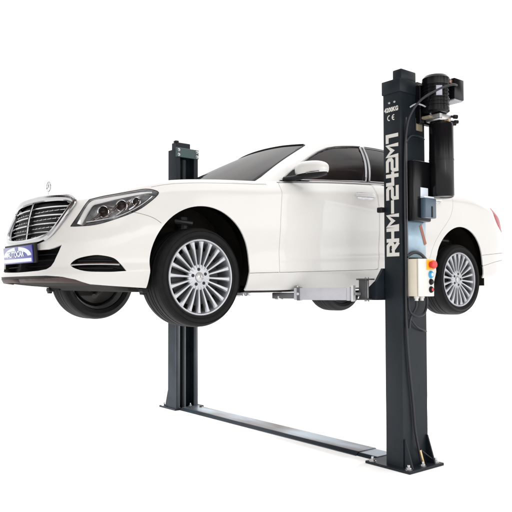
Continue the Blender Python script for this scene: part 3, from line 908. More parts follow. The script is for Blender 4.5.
# --- wheels
RT, RR = .352, .266
def make_wheel():
    wroot = empty('wheel', (0, 0, RT), CAR)     # outer face towards -y
    t = bmesh.new()
    prof = [(RR - .012, .03), (RR + .004, -.004), (RR + .012, -.012), (.300, -.022), (.318, -.021), (.333, -.012), (.343, .004), (.349, .022), (.351, .045)]
    gx = [.062, .068, .070, .076, .105, .111, .113, .119, .133, .139, .141, .147, .178, .184, .186, .192]
    for k in range(0, 16, 4): prof += [(.352, gx[k]), (.346, gx[k+1]), (.346, gx[k+2]), (.352, gx[k+3])]
    prof += [(.351, .208), (.349, .228), (.343, .245), (.333, .258), (.30, .268), (RR, .25)]
    add_lathe(t, prof, 'y', n=96)
    # moulded ring on the sidewall
    add_lathe(t, [(.324, -.0175), (.326, -.0225), (.329, -.0175)], 'y', n=96); add_lathe(t, [(.283, -.0165), (.286, -.0215), (.289, -.018)], 'y', n=96)
    ty = smooth_all(obj('tyre', t, M['rubber'], wroot, smooth='keep', angle=40))
    t = bmesh.new()
    add_lathe(t, [(RR + .006, .002), (RR + .005, -.006), (RR, -.010), (RR - .008, -.009), (RR - .012, -.002), (RR - .016, .012), (RR - .020, .03), (RR - .03, .20), (RR - .006, .245)], 'y', n=96)
    NSP = 20
    def dish(r): return interp([(.04, .022), (.08, .018), (.14, .010), (.20, .004), (.25, .002)], r)
    for k in range(NSP):
        a = 2*PI*k/NSP + .08; ca, sa = math.cos(a), math.sin(a)
        secs = []
        for r_, wd in ((.060, .0075), (.10, .0085), (.15, .0105), (.20, .0135), (.235, .0165), (.252, .0215)):
            d = dish(r_)
            sec = []
            for (du, dy) in ((-1.0, .030), (-1.0, .010), (-.55, .0), (.55, .0), (1.0, .010), (1.0, .030)):
                u = du * wd; sec.append(t.verts.new((r_*ca - u*sa, d + dy, r_*sa + u*ca)))
            secs.append(sec)
        for i in range(len(secs) - 1):
            for j in range(5): t.faces.new((secs[i][j], secs[i+1][j], secs[i+1][j+1], secs[i][j+1]))
    # hub with five bolt pockets
    hub = bmesh.new()
    add_lathe(hub, [(0, .012), (.034, .012), (.037, .018), (.066, .020), (.088, .024), (.092, .034), (.09, .06)], 'y', n=60)
    add_lathe(t, [(0, .012), (.034, .012), (.037, .018), (.066, .020), (.088, .022), (.094, .030), (.09, .06)], 'y', n=60); hub.free()
    obj('rim', t, M['alloy'], wroot, angle=30)
    for k in range(5):
        a = 2*PI*k/5 + .55; t = bmesh.new()
        add_lathe(t, [(0, .0165), (.0115, .0165), (.0125, .021)], 'y', (.056*math.cos(a), 0, .056*math.sin(a)), 14)
        obj('bolt_hole', t, M['black'], wroot)
    t = bmesh.new(); add_lathe(t, [(0, .007), (.026, .008), (.032, .011), (.033, .016)], 'y', n=40); cap = obj('hub_cap', t, M['steel'], wroot)
    t = bmesh.new(); star(t, (0, .007, 0), .024, Vector((1, 0, 0)), Vector((0, 0, 1)), Vector((0, -1, 0)), .003)
    add_tube(t, [(.026*math.cos(2*PI*i/32), .0075, .026*math.sin(2*PI*i/32)) for i in range(32)], .002, 6, closed=True); obj('hub_star', t, M['chrome'], wroot, smooth=False)
    t = bmesh.new(); add_lathe(t, [(0, .075), (.20, .075), (.203, .085), (.20, .10), (0, .10)], 'y', n=60)
    obj('brake_disc', t, M['alloy_dark'], wroot)
    t = bmesh.new(); add_lathe(t, [(0, .13), (RR - .022, .13)], 'y', n=60); obj('wheel_back', t, M['under'], wroot)
    t = bmesh.new(); add_lathe(t, [(0, .175), (.07, .175), (.075, .20), (.12, .205), (.125, .19), (.19, .185), (.21, .195), (.212, .16)], 'y', n=48)
    add_box(t, (-.10, .185, .10), (.11, .06, .15), rot=Matrix.Rotation(.7, 3, 'Y'), bev=.015, seg=2); add_tube(t, [(0, .20, 0), (0, .30, .0)], .045, 16)
    add_tube(t, [(.02, .19, -.12), (.10, .30, -.13)], .022, 10); add_tube(t, [(-.05, .20, -.06), (-.16, .30, -.05)], .015, 10)
    obj('brake_shield', t, M['shield'], wroot)
    return wroot
w0 = make_wheel()
kids = [x for x in COL.objects if x.parent is w0]
for i, (x, s) in enumerate(((0, -1), (L, -1), (0, 1), (L, 1))):
    if i == 0: r_ = w0
    else:
        r_ = w0.copy(); COL.objects.link(r_); r_.parent = CAR
        for ch in kids:
            c = ch.copy(); COL.objects.link(c); c.parent = r_
    r_.location = (x, s * .915, RT); r_.rotation_euler = (0, (.13, .5, .2, .9)[i], PI if s > 0 else 0)
# ------------------------------------------------------------------ the two-post lift
G = -.03                                   # floor level
LIFT = empty('two_post_lift', (1.5, -.04, G))
tag(LIFT, 'anthracite two-post vehicle lift with floor plate, holding up the white car', 'car lift')
LO_ = Vector((1.5, -.04, G))
PX0, PX1 = 1.354, 1.652
YN0, YN1 = -1.597, -1.434                  # near post, outer and inner side
YF1, YF0 = 1.525, 1.688                    # far post, inner and outer side
TOPZ = 2.83

def lobj(name, bm, mat_, parent, **kw):
    """link under a lift part; geometry is written in world coordinates"""
    off = Vector((0, 0, 0)); p = parent
    while p is not None: off += p.location; p = p.parent
    for v in bm.verts: v.co -= off
    return obj(name, bm, mat_, parent, **kw)

def channel(yo, yi, z0, z1):
    s = 1 if yi > yo else -1; w = .010; lip = .055
    o = [(PX0, yi), (PX0, yo), (PX1, yo), (PX1, yi), (PX1 - lip, yi), (PX1 - lip, yi - s*w), (PX1 - w, yi - s*w), (PX1 - w, yo + s*w), (PX0 + w, yo + s*w), (PX0 + w, yi - s*w), (PX0 + lip, yi - s*w), (PX0 + lip, yi)]
    t = bmesh.new(); add_prism(t, [(x, y, z0) for x, y in o], (0, 0, z1 - z0))
    long_ = [e for e in t.edges if abs(e.verts[0].co.z - e.verts[1].co.z) > .5 and all(v.co.y in (yo,) or abs(v.co.y - yi) < 1e-5 for v in e.verts)]
    bmesh.ops.bevel(t, geom=long_, offset=.006, segments=3, affect='EDGES', profile=.5)
    return t

def bolt(parent, p, r=.016, h=.035, axis=(0, 0, 1)):
    t = bmesh.new(); ax = Vector(axis)
    add_lathe(t, [(0, .004), (r*1.75, .004), (r*1.75, .0), (0, 0)], 'z', n=20)
    add_lathe(t, [(0, .016), (r*1.1, .016), (r*1.2, .013), (r*1.2, .004)], 'z', n=6)
    add_lathe(t, [(0, h), (r*.6, h), (r*.65, h - .003), (r*.65, .016)], 'z', n=14)
    bmesh.ops.transform(t, matrix=Vector((0, 0, 1)).rotation_difference(ax).to_matrix().to_4x4(), verts=t.verts[:])
    for v in t.verts: v.co += Vector(p)
    return lobj('anchor_bolt', t, M['steel'], parent, angle=25)

posts = []
for near in (True, False):
    yo, yi = (YN0, YN1) if near else (YF0, YF1); s = 1 if yi > yo else -1
    col = lobj('column', channel(yo, yi, G + .018, TOPZ if near else 2.885), M['post'], LIFT, angle=40)
    posts.append(col)
    # base plate
    t = bmesh.new()
    bx0, bx1 = (1.29, 1.705) if near else (1.335, 1.725)
    b0, b1 = (yo - s * .108, yi + s * .155) if near else (yo - s * .16, yi + s * .01)
    add_box(t, ((bx0 + bx1)/2, (b0 + b1)/2, G + .010), (bx1 - bx0, abs(b1 - b0), .020), bev=.003)
    bp = lobj('base_plate', t, M['post'], col)
    zt = G + .020
    pts = [(bx0 + .045, b0 + s*.045), (1.50, b0 + s*.045), (bx1 - .045, b0 + s*.045), (bx0 + .03, b1 - s*.05), (bx1 - .04, b1 - s*.05)] if near else \
          [(bx0 + .03, b0 + s*.05), (bx1 - .04, b0 + s*.05), (PX0 + .055, yi - s*.045), (PX1 - .075, yi - s*.045)]
    for x, y in pts: bolt(bp, (x, y, zt))
    # gussets
    hg = .205
    for gx in ((PX0 + .016, PX1 - .016)):
        t = bmesh.new()
        add_prism(t, [(gx - .006, yo - s*.0005, zt), (gx - .006, yo - s*.078, zt), (gx - .006, yo - s*.072, zt + .02), (gx - .006, yo - s*.012, zt + hg), (gx - .006, yo - s*.0005, zt + hg)], (.012, 0, 0))
        lobj('gusset', t, M['post'], col, smooth=False)
    # collar and cap
    t = bmesh.new()
    if near:
        add_box(t, ((PX0 + PX1)/2, (yo + yi)/2, 2.866), (PX1 - PX0 + .014, abs(yi - yo) + .014, .104), bev=.004, seg=2)
        lobj('top_collar', t, M['post'], col)
        t = bmesh.new(); add_box(t, (1.472, yo + .048, 2.958), (.182, .086, .084), bev=.010, seg=2); lobj('cap_block', t, M['post'], col)
        t = bmesh.new(); add_box(t, (1.62, yo + .06, 2.926), (.06, .09, .020), bev=.004); lobj('cap_plate', t, M['post'], col)
    else:
        t = bmesh.new(); add_box(t, ((PX0 + PX1)/2 - .006, yi - .010, 2.848), (PX1 - PX0 + .006, .016, .105), bev=.004); cr = lobj('cross_plate', t, M['post_teal'] if 'post_teal' in M else mat('teal_grey_steel', (.030, .060, .062), .45, noise=.1), col)
        for x in (PX0 + .022, PX1 - .030):
            for z in (2.820, 2.874): bolt(cr, (x, yi - .018, z), r=.010, h=.02, axis=(0, -1, 0))
        t = bmesh.new(); add_box(t, (PX0 + .125, (yo + yi)/2 + .01, 2.930), (.19, .10, .085), bev=.006); lobj('cap_block', t, M['post'], col)
        t = bmesh.new(); add_box(t, (PX0 + .04, (yo + yi)/2 - .02, 2.978), (.045, .05, .025), bev=.006, seg=2); lobj('cap_knob', t, M['black'], col)
        # lifting chain and cylinder inside the open channel
        t = bmesh.new(); add_tube(t, [(1.50, yi + .07, G + .02), (1.50, yi + .07, 2.78)], .028, 16); lobj('lift_cylinder', t, M['post_in'], col)
        t = bmesh.new(); add_box(t, (1.43, yi + .05, 2.0), (.018, .012, 1.55)); lobj('lift_chain', t, M['black_plastic'], col)
    if near:
        t = bmesh.new(); add_box(t, (PX0 - .022, yi + .012, 1.925), (.044, .05, .040), bev=.006); lobj('door_buffer', t, M['black_plastic'], col)
NEAR, FAR = posts

# floor plate joining the posts
M['dark_steel'] = mat('dark_steel', (.10, .10, .105), .45, metal=.8, noise=.2)
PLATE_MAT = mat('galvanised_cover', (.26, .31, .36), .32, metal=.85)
def _painted_reflection():  # brown and bluish reflections painted into the plate colour as noise
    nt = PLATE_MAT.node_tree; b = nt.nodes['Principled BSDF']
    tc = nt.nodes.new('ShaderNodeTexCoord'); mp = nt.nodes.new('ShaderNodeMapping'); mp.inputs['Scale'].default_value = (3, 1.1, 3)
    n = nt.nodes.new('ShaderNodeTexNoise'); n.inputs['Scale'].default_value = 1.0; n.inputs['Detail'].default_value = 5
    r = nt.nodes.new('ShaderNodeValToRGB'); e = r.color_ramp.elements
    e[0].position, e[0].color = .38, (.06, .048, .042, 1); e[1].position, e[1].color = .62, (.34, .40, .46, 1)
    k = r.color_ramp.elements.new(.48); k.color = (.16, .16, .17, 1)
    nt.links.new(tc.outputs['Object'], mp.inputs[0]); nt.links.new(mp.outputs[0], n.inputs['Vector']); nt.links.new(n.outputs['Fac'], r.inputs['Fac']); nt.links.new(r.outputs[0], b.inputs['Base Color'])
    # raised tread pattern
    w = nt.nodes.new('ShaderNodeTexWave'); w.inputs['Scale'].default_value = 26; w.wave_type = 'BANDS'; w.bands_direction = 'DIAGONAL'
    bp = nt.nodes.new('ShaderNodeBump'); bp.inputs['Strength'].default_value = .35; bp.inputs['Distance'].default_value = .002
    nt.links.new(tc.outputs['Object'], w.inputs['Vector']); nt.links.new(w.outputs['Fac'], bp.inputs['Height']); nt.links.new(bp.outputs[0], b.inputs['Normal'])
_painted_reflection()
t = bmesh.new()
yA, yB = -1.085, 1.512
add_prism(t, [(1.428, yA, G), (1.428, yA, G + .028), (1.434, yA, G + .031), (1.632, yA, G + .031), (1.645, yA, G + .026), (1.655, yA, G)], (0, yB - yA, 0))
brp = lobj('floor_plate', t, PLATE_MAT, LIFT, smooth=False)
t = bmesh.new(); add_prism(t, [(1.398, yA, G), (1.400, yA, G + .006), (1.4275, yA, G + .0285), (1.4275, yA, G)], (0, yB - yA, 0))
lobj('plate_edge', t, M['post'], brp, smooth=False)  # front side coloured dark to carry its reflection
t = bmesh.new()
add_prism(t, [(1.434, -1.275, G), (1.434, -1.275, G + .022), (1.440, -1.275, G + .025), (1.626, -1.275, G + .025), (1.636, -1.275, G + .020), (1.644, -1.275, G)], (0, .186, 0))
lobj('floor_plate_end', t, mat('galvanised_end', (.30, .34, .39), .35, metal=.85, noise=.12, nscale=14), LIFT, smooth=False)
t = bmesh.new(); add_prism(t, [(1.410, -1.275, G), (1.412, -1.275, G + .004), (1.4335, -1.275, G + .0225), (1.4335, -1.275, G)], (0, .186, 0)); lobj('plate_end_edge', t, M['post'], brp, smooth=False)  # same dark reflection put in colour along the end piece
for x in (1.462, 1.60):
    t = bmesh.new(); add_lathe(t, [(0, .012), (.012, .010), (.016, 0)], 'z', (x, 1.40, G + .031), 14); lobj('cover_screw', t, M['black_plastic'], brp)

# carriages and arms
def beam(p0, p1, w, z0, z1, bev=.006):
    a, b = Vector((p0[0], p0[1], 0)), Vector((p1[0], p1[1], 0)); d = (b - a).normalized(); n = Vector((-d.y, d.x, 0)) * w / 2
    t = bmesh.new(); add_prism(t, [a + n + Vector((0, 0, z0)), a - n + Vector((0, 0, z0)), b - n + Vector((0, 0, z0)), b + n + Vector((0, 0, z0))], (0, 0, z1 - z0))
    if bev: bmesh.ops.bevel(t, geom=t.edges[:], offset=bev, segments=2, affect='EDGES', profile=.5)
    return t
for near in (True, False):
    yi, s = (YN1, 1) if near else (YF1, -1)
    t = bmesh.new()
    add_box(t, (1.503, yi - s*.060, 1.62), (.16, .085, .80), bev=.006)          # slider inside the channel
    o = [(1.268, 1.232), (1.738, 1.232), (1.738, 1.375), (1.66, 1.475), (1.346, 1.475), (1.268, 1.375)]
    add_prism(t, [(x, yi + s*.004, z) for x, z in o], (0, s*.022, 0))
    for x0 in (1.268, 1.716):
        add_prism(t, [(x0, yi + s*.028, 1.232), (x0, yi + s*.125, 1.232), (x0, yi + s*.125, 1.30), (x0, yi + s*.028, 1.375)], (.022, 0, 0))
    add_box(t, (1.503, yi + s*.085, 1.24), (.42, .10, .016))
    car = lobj('carriage', t, M['post'], LIFT, smooth=False)
    for sx in (-1, 1):
        px = 1.503 + sx * .265; py = yi + s * .10
        t = bmesh.new()      # pivot knuckle: two flanges and a web
        add_box(t, (px - sx*.01, py, 1.392), (.105, .10, .012), bev=.003); add_box(t, (px - sx*.01, py, 1.238), (.105, .10, .012), bev=.003)
        add_box(t, (px + sx*.015, py, 1.315), (.020, .075, .145), bev=.002)
        lobj('arm_hinge', t, M['dark_steel'], LIFT, smooth=False)
        t = bmesh.new(); add_lathe(t, [(0, 1.408), (.016, 1.408), (.019, 1.402), (.019, 1.22), (0, 1.22)], 'z', (px - sx*.025, py, 0), 18); lobj('pivot_pin', t, M['steel'], LIFT)
        a = Vector((px + sx*.055, py + s*.03, 0)); e = Vector((1.503 + sx*.67, s * -.80, 0)) if near or sx < 0 else Vector((1.86, .92, 0)); d = (e - a).normalized(); ln = (e - a).length
        st = a + d * .03; m_ = a + d * min(.535, ln - .13)
        arm = lobj('swing_arm', beam(st, m_, .105, 1.232, 1.327), M['grey_paint'], LIFT)
        t = bmesh.new(); q = st - d * .012; nrm = Vector((-d.y, d.x, 0))
        add_prism(t, [q + nrm*.062 + Vector((0, 0, 1.222)), q - nrm*.062 + Vector((0, 0, 1.222)), q - nrm*.062 + Vector((0, 0, 1.345)), q + nrm*.062 + Vector((0, 0, 1.345))], d * .018)
        add_box(t, a + Vector((0, 0, 1.28)), (.05, .04, .02)); lobj('arm_flange', t, M['steel'], arm, smooth=False)
        lobj('arm_extension', beam(m_ - d*.05, e + d*.05, .070, 1.242, 1.290), M['dark_steel'], arm)
        for kk in (.06, .92):     # weld straps round the arm and its clamp bolts
            q = st.lerp(m_, kk); u_ = d * .011; t = bmesh.new()
            add_prism(t, [q + nrm*.0565 - u_ + Vector((0, 0, 1.228)), q - nrm*.0565 - u_ + Vector((0, 0, 1.228)), q - nrm*.0565 - u_ + Vector((0, 0, 1.331)), q + nrm*.0565 - u_ + Vector((0, 0, 1.331))], u_ * 2)
            lobj('arm_strap', t, M['dark_steel'] if kk > .5 else M['grey_paint'], arm, smooth=False)
        for sg in (-1, 1):
            t = bmesh.new(); q = st.lerp(m_, .92) + nrm * sg * .0565
            add_tube(t, [q + Vector((0, 0, 1.28)), q + nrm * sg * .012 + Vector((0, 0, 1.28))], .011, 6); lobj('clamp_bolt', t, M['steel'], arm, smooth=False)
        t = bmesh.new(); c = (e.x, e.y, 0)
        add_lathe(t, [(0, 1.292), (.022, 1.292), (.022, 1.301), (.05, 1.302), (.052, 1.314), (.048, 1.318), (0, 1.318)], 'z', c, 28); lobj('lift_pad', t, M['rubber'], arm)
        t = bmesh.new(); add_lathe(t, [(.024, 1.236), (.036, 1.236), (.036, 1.262), (.024, 1.262)], 'z', c, 20, close=True); lobj('pad_nut', t, M['steel'], arm)
        t = bmesh.new(); k = m_ - d*.02
        add_tube(t, [k + nrm*s*sx*.055 + Vector((0, 0, 1.25)), k + nrm*s*sx*.055 + d*.05 + Vector((0, 0, 1.25))], .010, 10); add_box(t, k + Vector((0, 0, 1.336)), (.03, .03, .018), bev=.004)
        lobj('arm_stop', t, M['steel'], arm)

# ---- lettering on the near post (front side, read upwards)
GLY = {  # strokes on a 0..1 by 0..1 cell, square stencil style
 'R': [[(0, 0), (0, 1)], [(0, 1), (.80, 1), (1, .82), (1, .55), (.85, .45), (0, .45)], [(.45, .45), (1, 0)]],
 'H': [[(0, 0), (0, 1)], [(1, 0), (1, 1)], [(0, .5), (1, .5)]],
 'M': [[(0, 0), (0, 1), (.5, .45), (1, 1), (1, 0)]],
 '-': [[(.05, .5), (.95, .5)]],
 '2': [[(0, 1), (.82, 1), (1, .85), (1, .6), (.85, .5), (.15, .5), (0, .4), (0, 0), (1, 0)]],
 '4': [[(0, 1), (0, .45), (1, .45)], [(.78, 1), (.78, 0)]],
 '1': [[(.1, 1), (.6, 1), (.6, 0)]],
}
def stroke_mesh(bm, pts, w, f):
    """a flat ribbon along a polyline with mitred joints; f maps (u, v) to 3-D"""
    P = [Vector((p[0], p[1])) for p in pts]; n = len(P); L_, R2 = [], []
    for i in range(n):
        d0 = (P[i] - P[i-1]).normalized() if i else (P[1] - P[0]).normalized()
        d1 = (P[i+1] - P[i]).normalized() if i < n - 1 else d0
        nn = (Vector((-d0.y, d0.x)) + Vector((-d1.y, d1.x))); k = max(.5, 1 + d0.dot(d1)); m = nn / k * w / 2
        q = P[i] + (-d0 * w/2 if i == 0 else d1 * w/2 if i == n - 1 else Vector((0, 0)))
        L_.append(q + m); R2.append(q - m)
    for i in range(n - 1):
        quad = [L_[i], R2[i], R2[i+1], L_[i+1]]
        v0 = [bm.verts.new(f(q.x, q.y, 0)) for q in quad]; v1 = [bm.verts.new(f(q.x, q.y, .0012)) for q in quad]
        bm.faces.new(v1[::-1]); bm.faces.new(v0)
        for a in range(4): bm.faces.new((v0[a], v0[(a+1) % 4], v1[(a+1) % 4], v1[a]))
z0, hgt, wid = 1.578, .092, .082
yb = -1.566
text = 'RHM-242M1'; pitch = (2.522 - 1.578 + .024) / len(text)
t = bmesh.new()
for i, ch in enumerate(text):
    for si, st in enumerate(GLY[ch]):
        zz = z0 + i * pitch; dh = .0005 * si
        stroke_mesh(t, [(p[0] * wid, p[1] * hgt) for p in st], .0275, lambda u, v, h: Vector((PX0 - .0010 - h - dh, yb + v, zz + u)))
lobj('model_lettering', t, M['white_mark'], NEAR, smooth=False)
# text frame seen from -x: viewer's right is -y
def front_text(s, size, y, z, name, bold=.001, sq=1.0):
    o = text_mesh(name, s, size, Matrix.Translation(Vector((PX0 - .0012, y, z)) - NEAR.location - LIFT.location) @ FROM_FRONT, M['white_mark'], NEAR, bold=bold, squash=sq)
front_text('4200KG', .046, -1.516, 2.690, 'capacity_lettering', .0022, .82)
t = bmesh.new()
for c_, bar in ((-1.497, False), (-1.541, True)):
    ap = [(c_ + .0165 * math.cos(a), 2.628 + .0185 * math.sin(a)) for a in [lerp(-PI/2, PI/2, i/12) for i in range(13)]]
    stroke_mesh(t, [(y, z) for y, z in ap], .0075, lambda u, v, h: Vector((PX0 - .0010 - h, u, v)))
    if bar: stroke_mesh(t, [(c_ + .012, 2.628), (c_ + .002, 2.628)], .0075, lambda u, v, h: Vector((PX0 - .0015 - h, u, v)))
lobj('approval_lettering', t, M['white_mark'], NEAR, smooth=False)
for y in (-1.495, -1.545):
    t = bmesh.new(); add_lathe(t, [(0, -.006), (.007, -.005), (.010, 0)], 'x', (PX0, y, 2.745), 12); lobj('collar_screw', t, M['steel'], NEAR)

# ---- power unit on the outer side of the near post
PU = empty('power_unit', Vector((1.66, -1.60, 2.40)) - LO_, LIFT)
cx, cy = 1.690, -1.725
t = bmesh.new()
add_lathe(t, [(0, 2.015), (.070, 2.015), (.086, 2.022), (.093, 2.035), (.093, 2.30), (.0955, 2.302), (.0955, 2.312), (.093, 2.314), (.093, 2.575), (.088, 2.59), (.06, 2.595), (0, 2.595)], 'z', (cx, cy, 0), 40)
lobj('oil_tank', t, M['black'], PU)
t = bmesh.new(); add_box(t, (cx - .02, cy + .01, 2.628), (.15, .13, .058), bev=.008, seg=2); add_box(t, (cx - .085, cy - .02, 2.632), (.03, .09, .04), bev=.005)
vb = lobj('valve_block', t, M['steel'], PU)
for dx, dz, r in ((.075, .018, .016), (.085, -.02, .014), (.055, -.042, .012)):
    t = bmesh.new(); add_tube(t, [(cx + dx - .05, cy - .03, 2.63 + dz), (cx + dx + .012, cy - .06, 2.63 + dz)], r * .6, 10); add_tube(t, [(cx + dx + .008, cy - .057, 2.63 + dz), (cx + dx + .034, cy - .072, 2.63 + dz)], r, 12)
    lobj('valve_knob', t, M['black_plastic'], vb)
t = bmesh.new(); add_tube(t, [(cx - .03, cy - .06, 2.60), (cx - .03, cy - .095, 2.60)], .010, 10); lobj('valve_fitting', t, M['brass'], vb)
t = bmesh.new()
add_box(t, (1.600, -1.66, 2.632), (.085, .12, .020), bev=.003); add_box(t, (1.575, -1.606, 2.59), (.07, .014, .10), bev=.003)
lobj('mounting_bracket', t, mat('cream_bracket', (.22, .19, .13), .5, noise=.1), PU)
t = bmesh.new(); add_box(t, (1.615, -1.622, 2.74), (.15, .045, .30), bev=.004); lobj('mounting_plate', t, M['black'], PU)
mx_, my_ = 1.628, -1.725
t = bmesh.new()
prof = [(0, 2.66), (.085, 2.66), (.102, 2.672)]
for k in range(7): prof += [(.102, 2.70 + k*.026), (.097, 2.703 + k*.026), (.097, 2.712 + k*.026), (.102, 2.715 + k*.026)]
prof += [(.104, 2.90), (.104, 2.925), (.088, 2.945), (.05, 2.952), (0, 2.952)]
add_lathe(t, prof, 'z', (mx_, my_, 0), 40)
mo = lobj('motor', t, M['black'], PU)
t = bmesh.new()
a0 = -2.36
for j in range(2):
    pass
vs = []
for zz in (2.775, 2.85):
    vs.append([t.verts.new((mx_ + .1045*math.cos(a), my_ + .1045*math.sin(a), zz)) for a in [lerp(a0 - .14, a0 + .30, i/6) for i in range(7)]])
for i in range(6): t.faces.new((vs[0][i], vs[0][i+1], vs[1][i+1], vs[1][i]))
lb = lobj('rating_label', t, mat('lavender_label', (.36, .36, .44), .5), PU); solid(lb, .001, 1)
t = bmesh.new(); add_box(t, (mx_ + .150, my_ - .045, 2.852), (.125, .125, .160), bev=.006, seg=2); tb = lobj('terminal_box', t, M['black'], PU)
t = bmesh.new(); add_box(t, (mx_ + .150, my_ - .045, 2.768), (.110, .110, .010), bev=.002); lobj('box_gasket', t, M['grey_paint'], PU)
t = bmesh.new(); add_box(t, (mx_ + .062, my_ - .075, 2.905), (.05, .03, .03), bev=.005, seg=2); lobj('cable_clip', t, mat('copper_clip', (.35, .22, .17), .4, metal=.5), PU)

# ---- cables and hoses on the outer side
def hose(name, pts, r, m, parent=LIFT, n=10):
    t = bmesh.new(); add_tube(t, spline(pts, 8), r, n); return lobj(name, t, m, parent)
hose('motor_cable', [(1.74, -1.835, 2.875), (1.66, -1.845, 2.862), (1.56, -1.80, 2.82), (1.47, -1.70, 2.74), (1.42, -1.635, 2.62), (1.398, -1.617, 2.48), (1.388, -1.612, 2.30), (1.385, -1.610, 1.9), (1.388, -1.610, 1.5), (1.385, -1.610, 1.2), (1.395, -1.611, .95), (1.418, -1.612, .72), (1.455, -1.613, .45), (1.475, -1.616, .25), (1.50, -1.64, .05), (1.505, -1.65, .0)], .0095, M['hose'])
hose('return_hose', [(1.60, -1.70, 2.65), (1.54, -1.70, 2.70), (1.48, -1.66, 2.725), (1.44, -1.625, 2.70)], .006, M['grey_paint'])
hose('hydraulic_hose', [(1.41, -1.612, 2.62), (1.408, -1.612, 2.2), (1.410, -1.612, 1.7), (1.412, -1.612, 1.3), (1.414, -1.612, 1.14)], .006, M['dark_steel'])
hose('cover_cable', [(1.40, -1.612, 2.42), (1.46, -1.618, 2.485), (1.56, -1.618, 2.492), (1.63, -1.612, 2.48)], .006, M['hose'])
hose('placard_hose', [(1.40, -1.612, 1.56), (1.46, -1.63, 1.592), (1.54, -1.63, 1.585), (1.63, -1.615, 1.545)], .012, M['hose'])
hose('loop_hose', [(1.42, -1.61, 1.27), (1.41, -1.625, 1.16), (1.46, -1.64, 1.115), (1.545, -1.65, 1.125), (1.60, -1.64, 1.19), (1.60, -1.64, 1.27)], .010, M['hose'])
hose('loop_hose', [(1.44, -1.612, 1.09), (1.50, -1.62, 1.03), (1.58, -1.62, 1.00), (1.63, -1.612, .99)], .006, M['hose'])
hose('base_hose', [(1.50, -1.640, .105), (1.505, -1.652, .05), (1.515, -1.66, .0)], .009, M['brass'])
hose('base_cable', [(1.53, -1.62, .10), (1.60, -1.64, .045), (1.66, -1.66, .0)], .006, M['hose'])

# ---- release cover and box
t = bmesh.new(); add_box(t, (1.515, YN0 - .040, 2.06), (.215, .080, .46), bev=.012, seg=3)
rc = lobj('release_cover', t, M['black'], LIFT)
t = bmesh.new(); add_box(t, (1.555, YN0 - .102, 1.928), (.135, .050, .150), bev=.008, seg=2); rb = lobj('release_box', t, mat('blue_grey_box', (.055, .085, .12), .35, noise=.08), LIFT)
t = bmesh.new(); add_box(t, (1.565, YN0 - .1275, 1.900), (.018, .006, .085), bev=.002); lobj('box_slot', t, M['black_plastic'], rb)
t = bmesh.new(); add_box(t, (1.530, YN0 - .083, 2.045), (.090, .004, .08)); add_box(t, (1.545, YN0 - .100, 2.011), (.12, .04, .014), bev=.003); lobj('box_tag', t, M['plate_white'], rb, smooth=False)

# ---- blue placard
t = bmesh.new()
n_ = 16; vs = []
for zz in (1.555, 1.845):
    vs.append([t.verts.new((lerp(1.392, 1.648, i/n_), YN0 - .006 - .020*math.sin(PI*i/n_), zz)) for i in range(n_ + 1)])
for i in range(n_): t.faces.new((vs[0][i], vs[0][i+1], vs[1][i+1], vs[1][i]))
pc = smooth_all(lobj('placard', t, mat('pale_blue_sheet', (.27, .38, .47), .35, coat=.3, noise=.16, nscale=7), LIFT, smooth='keep')); solid(pc, .003)
t = bmesh.new(); d = Vector((.075, 0, -.145)); c0 = Vector((1.552, YN0 - .0278, 1.805)); wv = Vector((.013, .0, .007))
add_prism(t, [c0 - wv, c0 + wv, c0 + d + wv + Vector((0, .010, 0)), c0 + d - wv + Vector((0, .010, 0))], (0, -.002, 0)); lobj('placard_mark', t, M['orange'], pc, smooth=False)

# ---- control box
CB = empty('control_box', Vector((1.50, -1.60, 1.40)) - LO_, LIFT)
x0, x1, y1, y0_, za, zb_ = 1.408, 1.592, -1.708, YN0 - .001, 1.262, 1.542
t = bmesh.new(); add_box(t, ((x0+x1)/2, (y1+y0_)/2 + .006, (za+zb_)/2), (x1-x0, y0_-y1-.012, zb_-za), bev=.004, seg=2); lobj('housing', t, M['ivory'], CB)
t = bmesh.new(); add_box(t, ((x0+x1)/2, y1, (za+zb_)/2), (x1-x0+.002, .014, zb_-za+.002), bev=.004, seg=2); lobj('front_cover', t, M['panel'], CB)
ft = y1 - .007
t = bmesh.new(); add_box(t, (1.543, ft - .002, 1.500), (.090, .004, .080), bev=.002); lobj('switch_plate', t, M['yellow'], CB)
t = bmesh.new(); add_lathe(t, [(.024, -.004), (.026, -.02), (.031, -.024), (.033, -.036), (.028, -.044), (0, -.046)], 'y', (1.547, ft, 1.500), 28); lobj('emergency_stop', t, M['red'], CB)
for z, m, nm, r in ((1.425, 'cyan', 'up_button', .022), (1.370, 'black_plastic', 'down_button', .018), (1.312, 'black_plastic', 'lock_button', .019)):
    t = bmesh.new(); add_lathe(t, [(r*1.3, 0), (r*1.3, -.005), (r*1.05, -.007), (r, -.014), (r*.8, -.016), (0, -.016)], 'y', (1.552, ft, z), 24)
    b_ = lobj(nm, t, M[m], CB)
    t = bmesh.new(); add_lathe(t, [(0, -.0175), (r*.6, -.0175), (r*.62, -.0155)], 'y', (1.552, ft, z), 20); lobj('button_cap', t, M['panel'] if z > 1.4 else M['red'] if z < 1.33 else M['black'], b_)
for x in (1.455, 1.52):
    t = bmesh.new(); add_lathe(t, [(0, za), (.020, za), (.020, za - .014), (.014, za - .018), (.014, za - .034), (0, za - .034)], 'z', (x, -1.655, 0), 16); lobj('cable_gland', t, M['panel'], CB)
hose('gland_cable', [(1.455, -1.655, 1.235), (1.455, -1.65, 1.18), (1.43, -1.62, 1.10), (1.42, -1.613, 1.02)], .008, M['hose'])
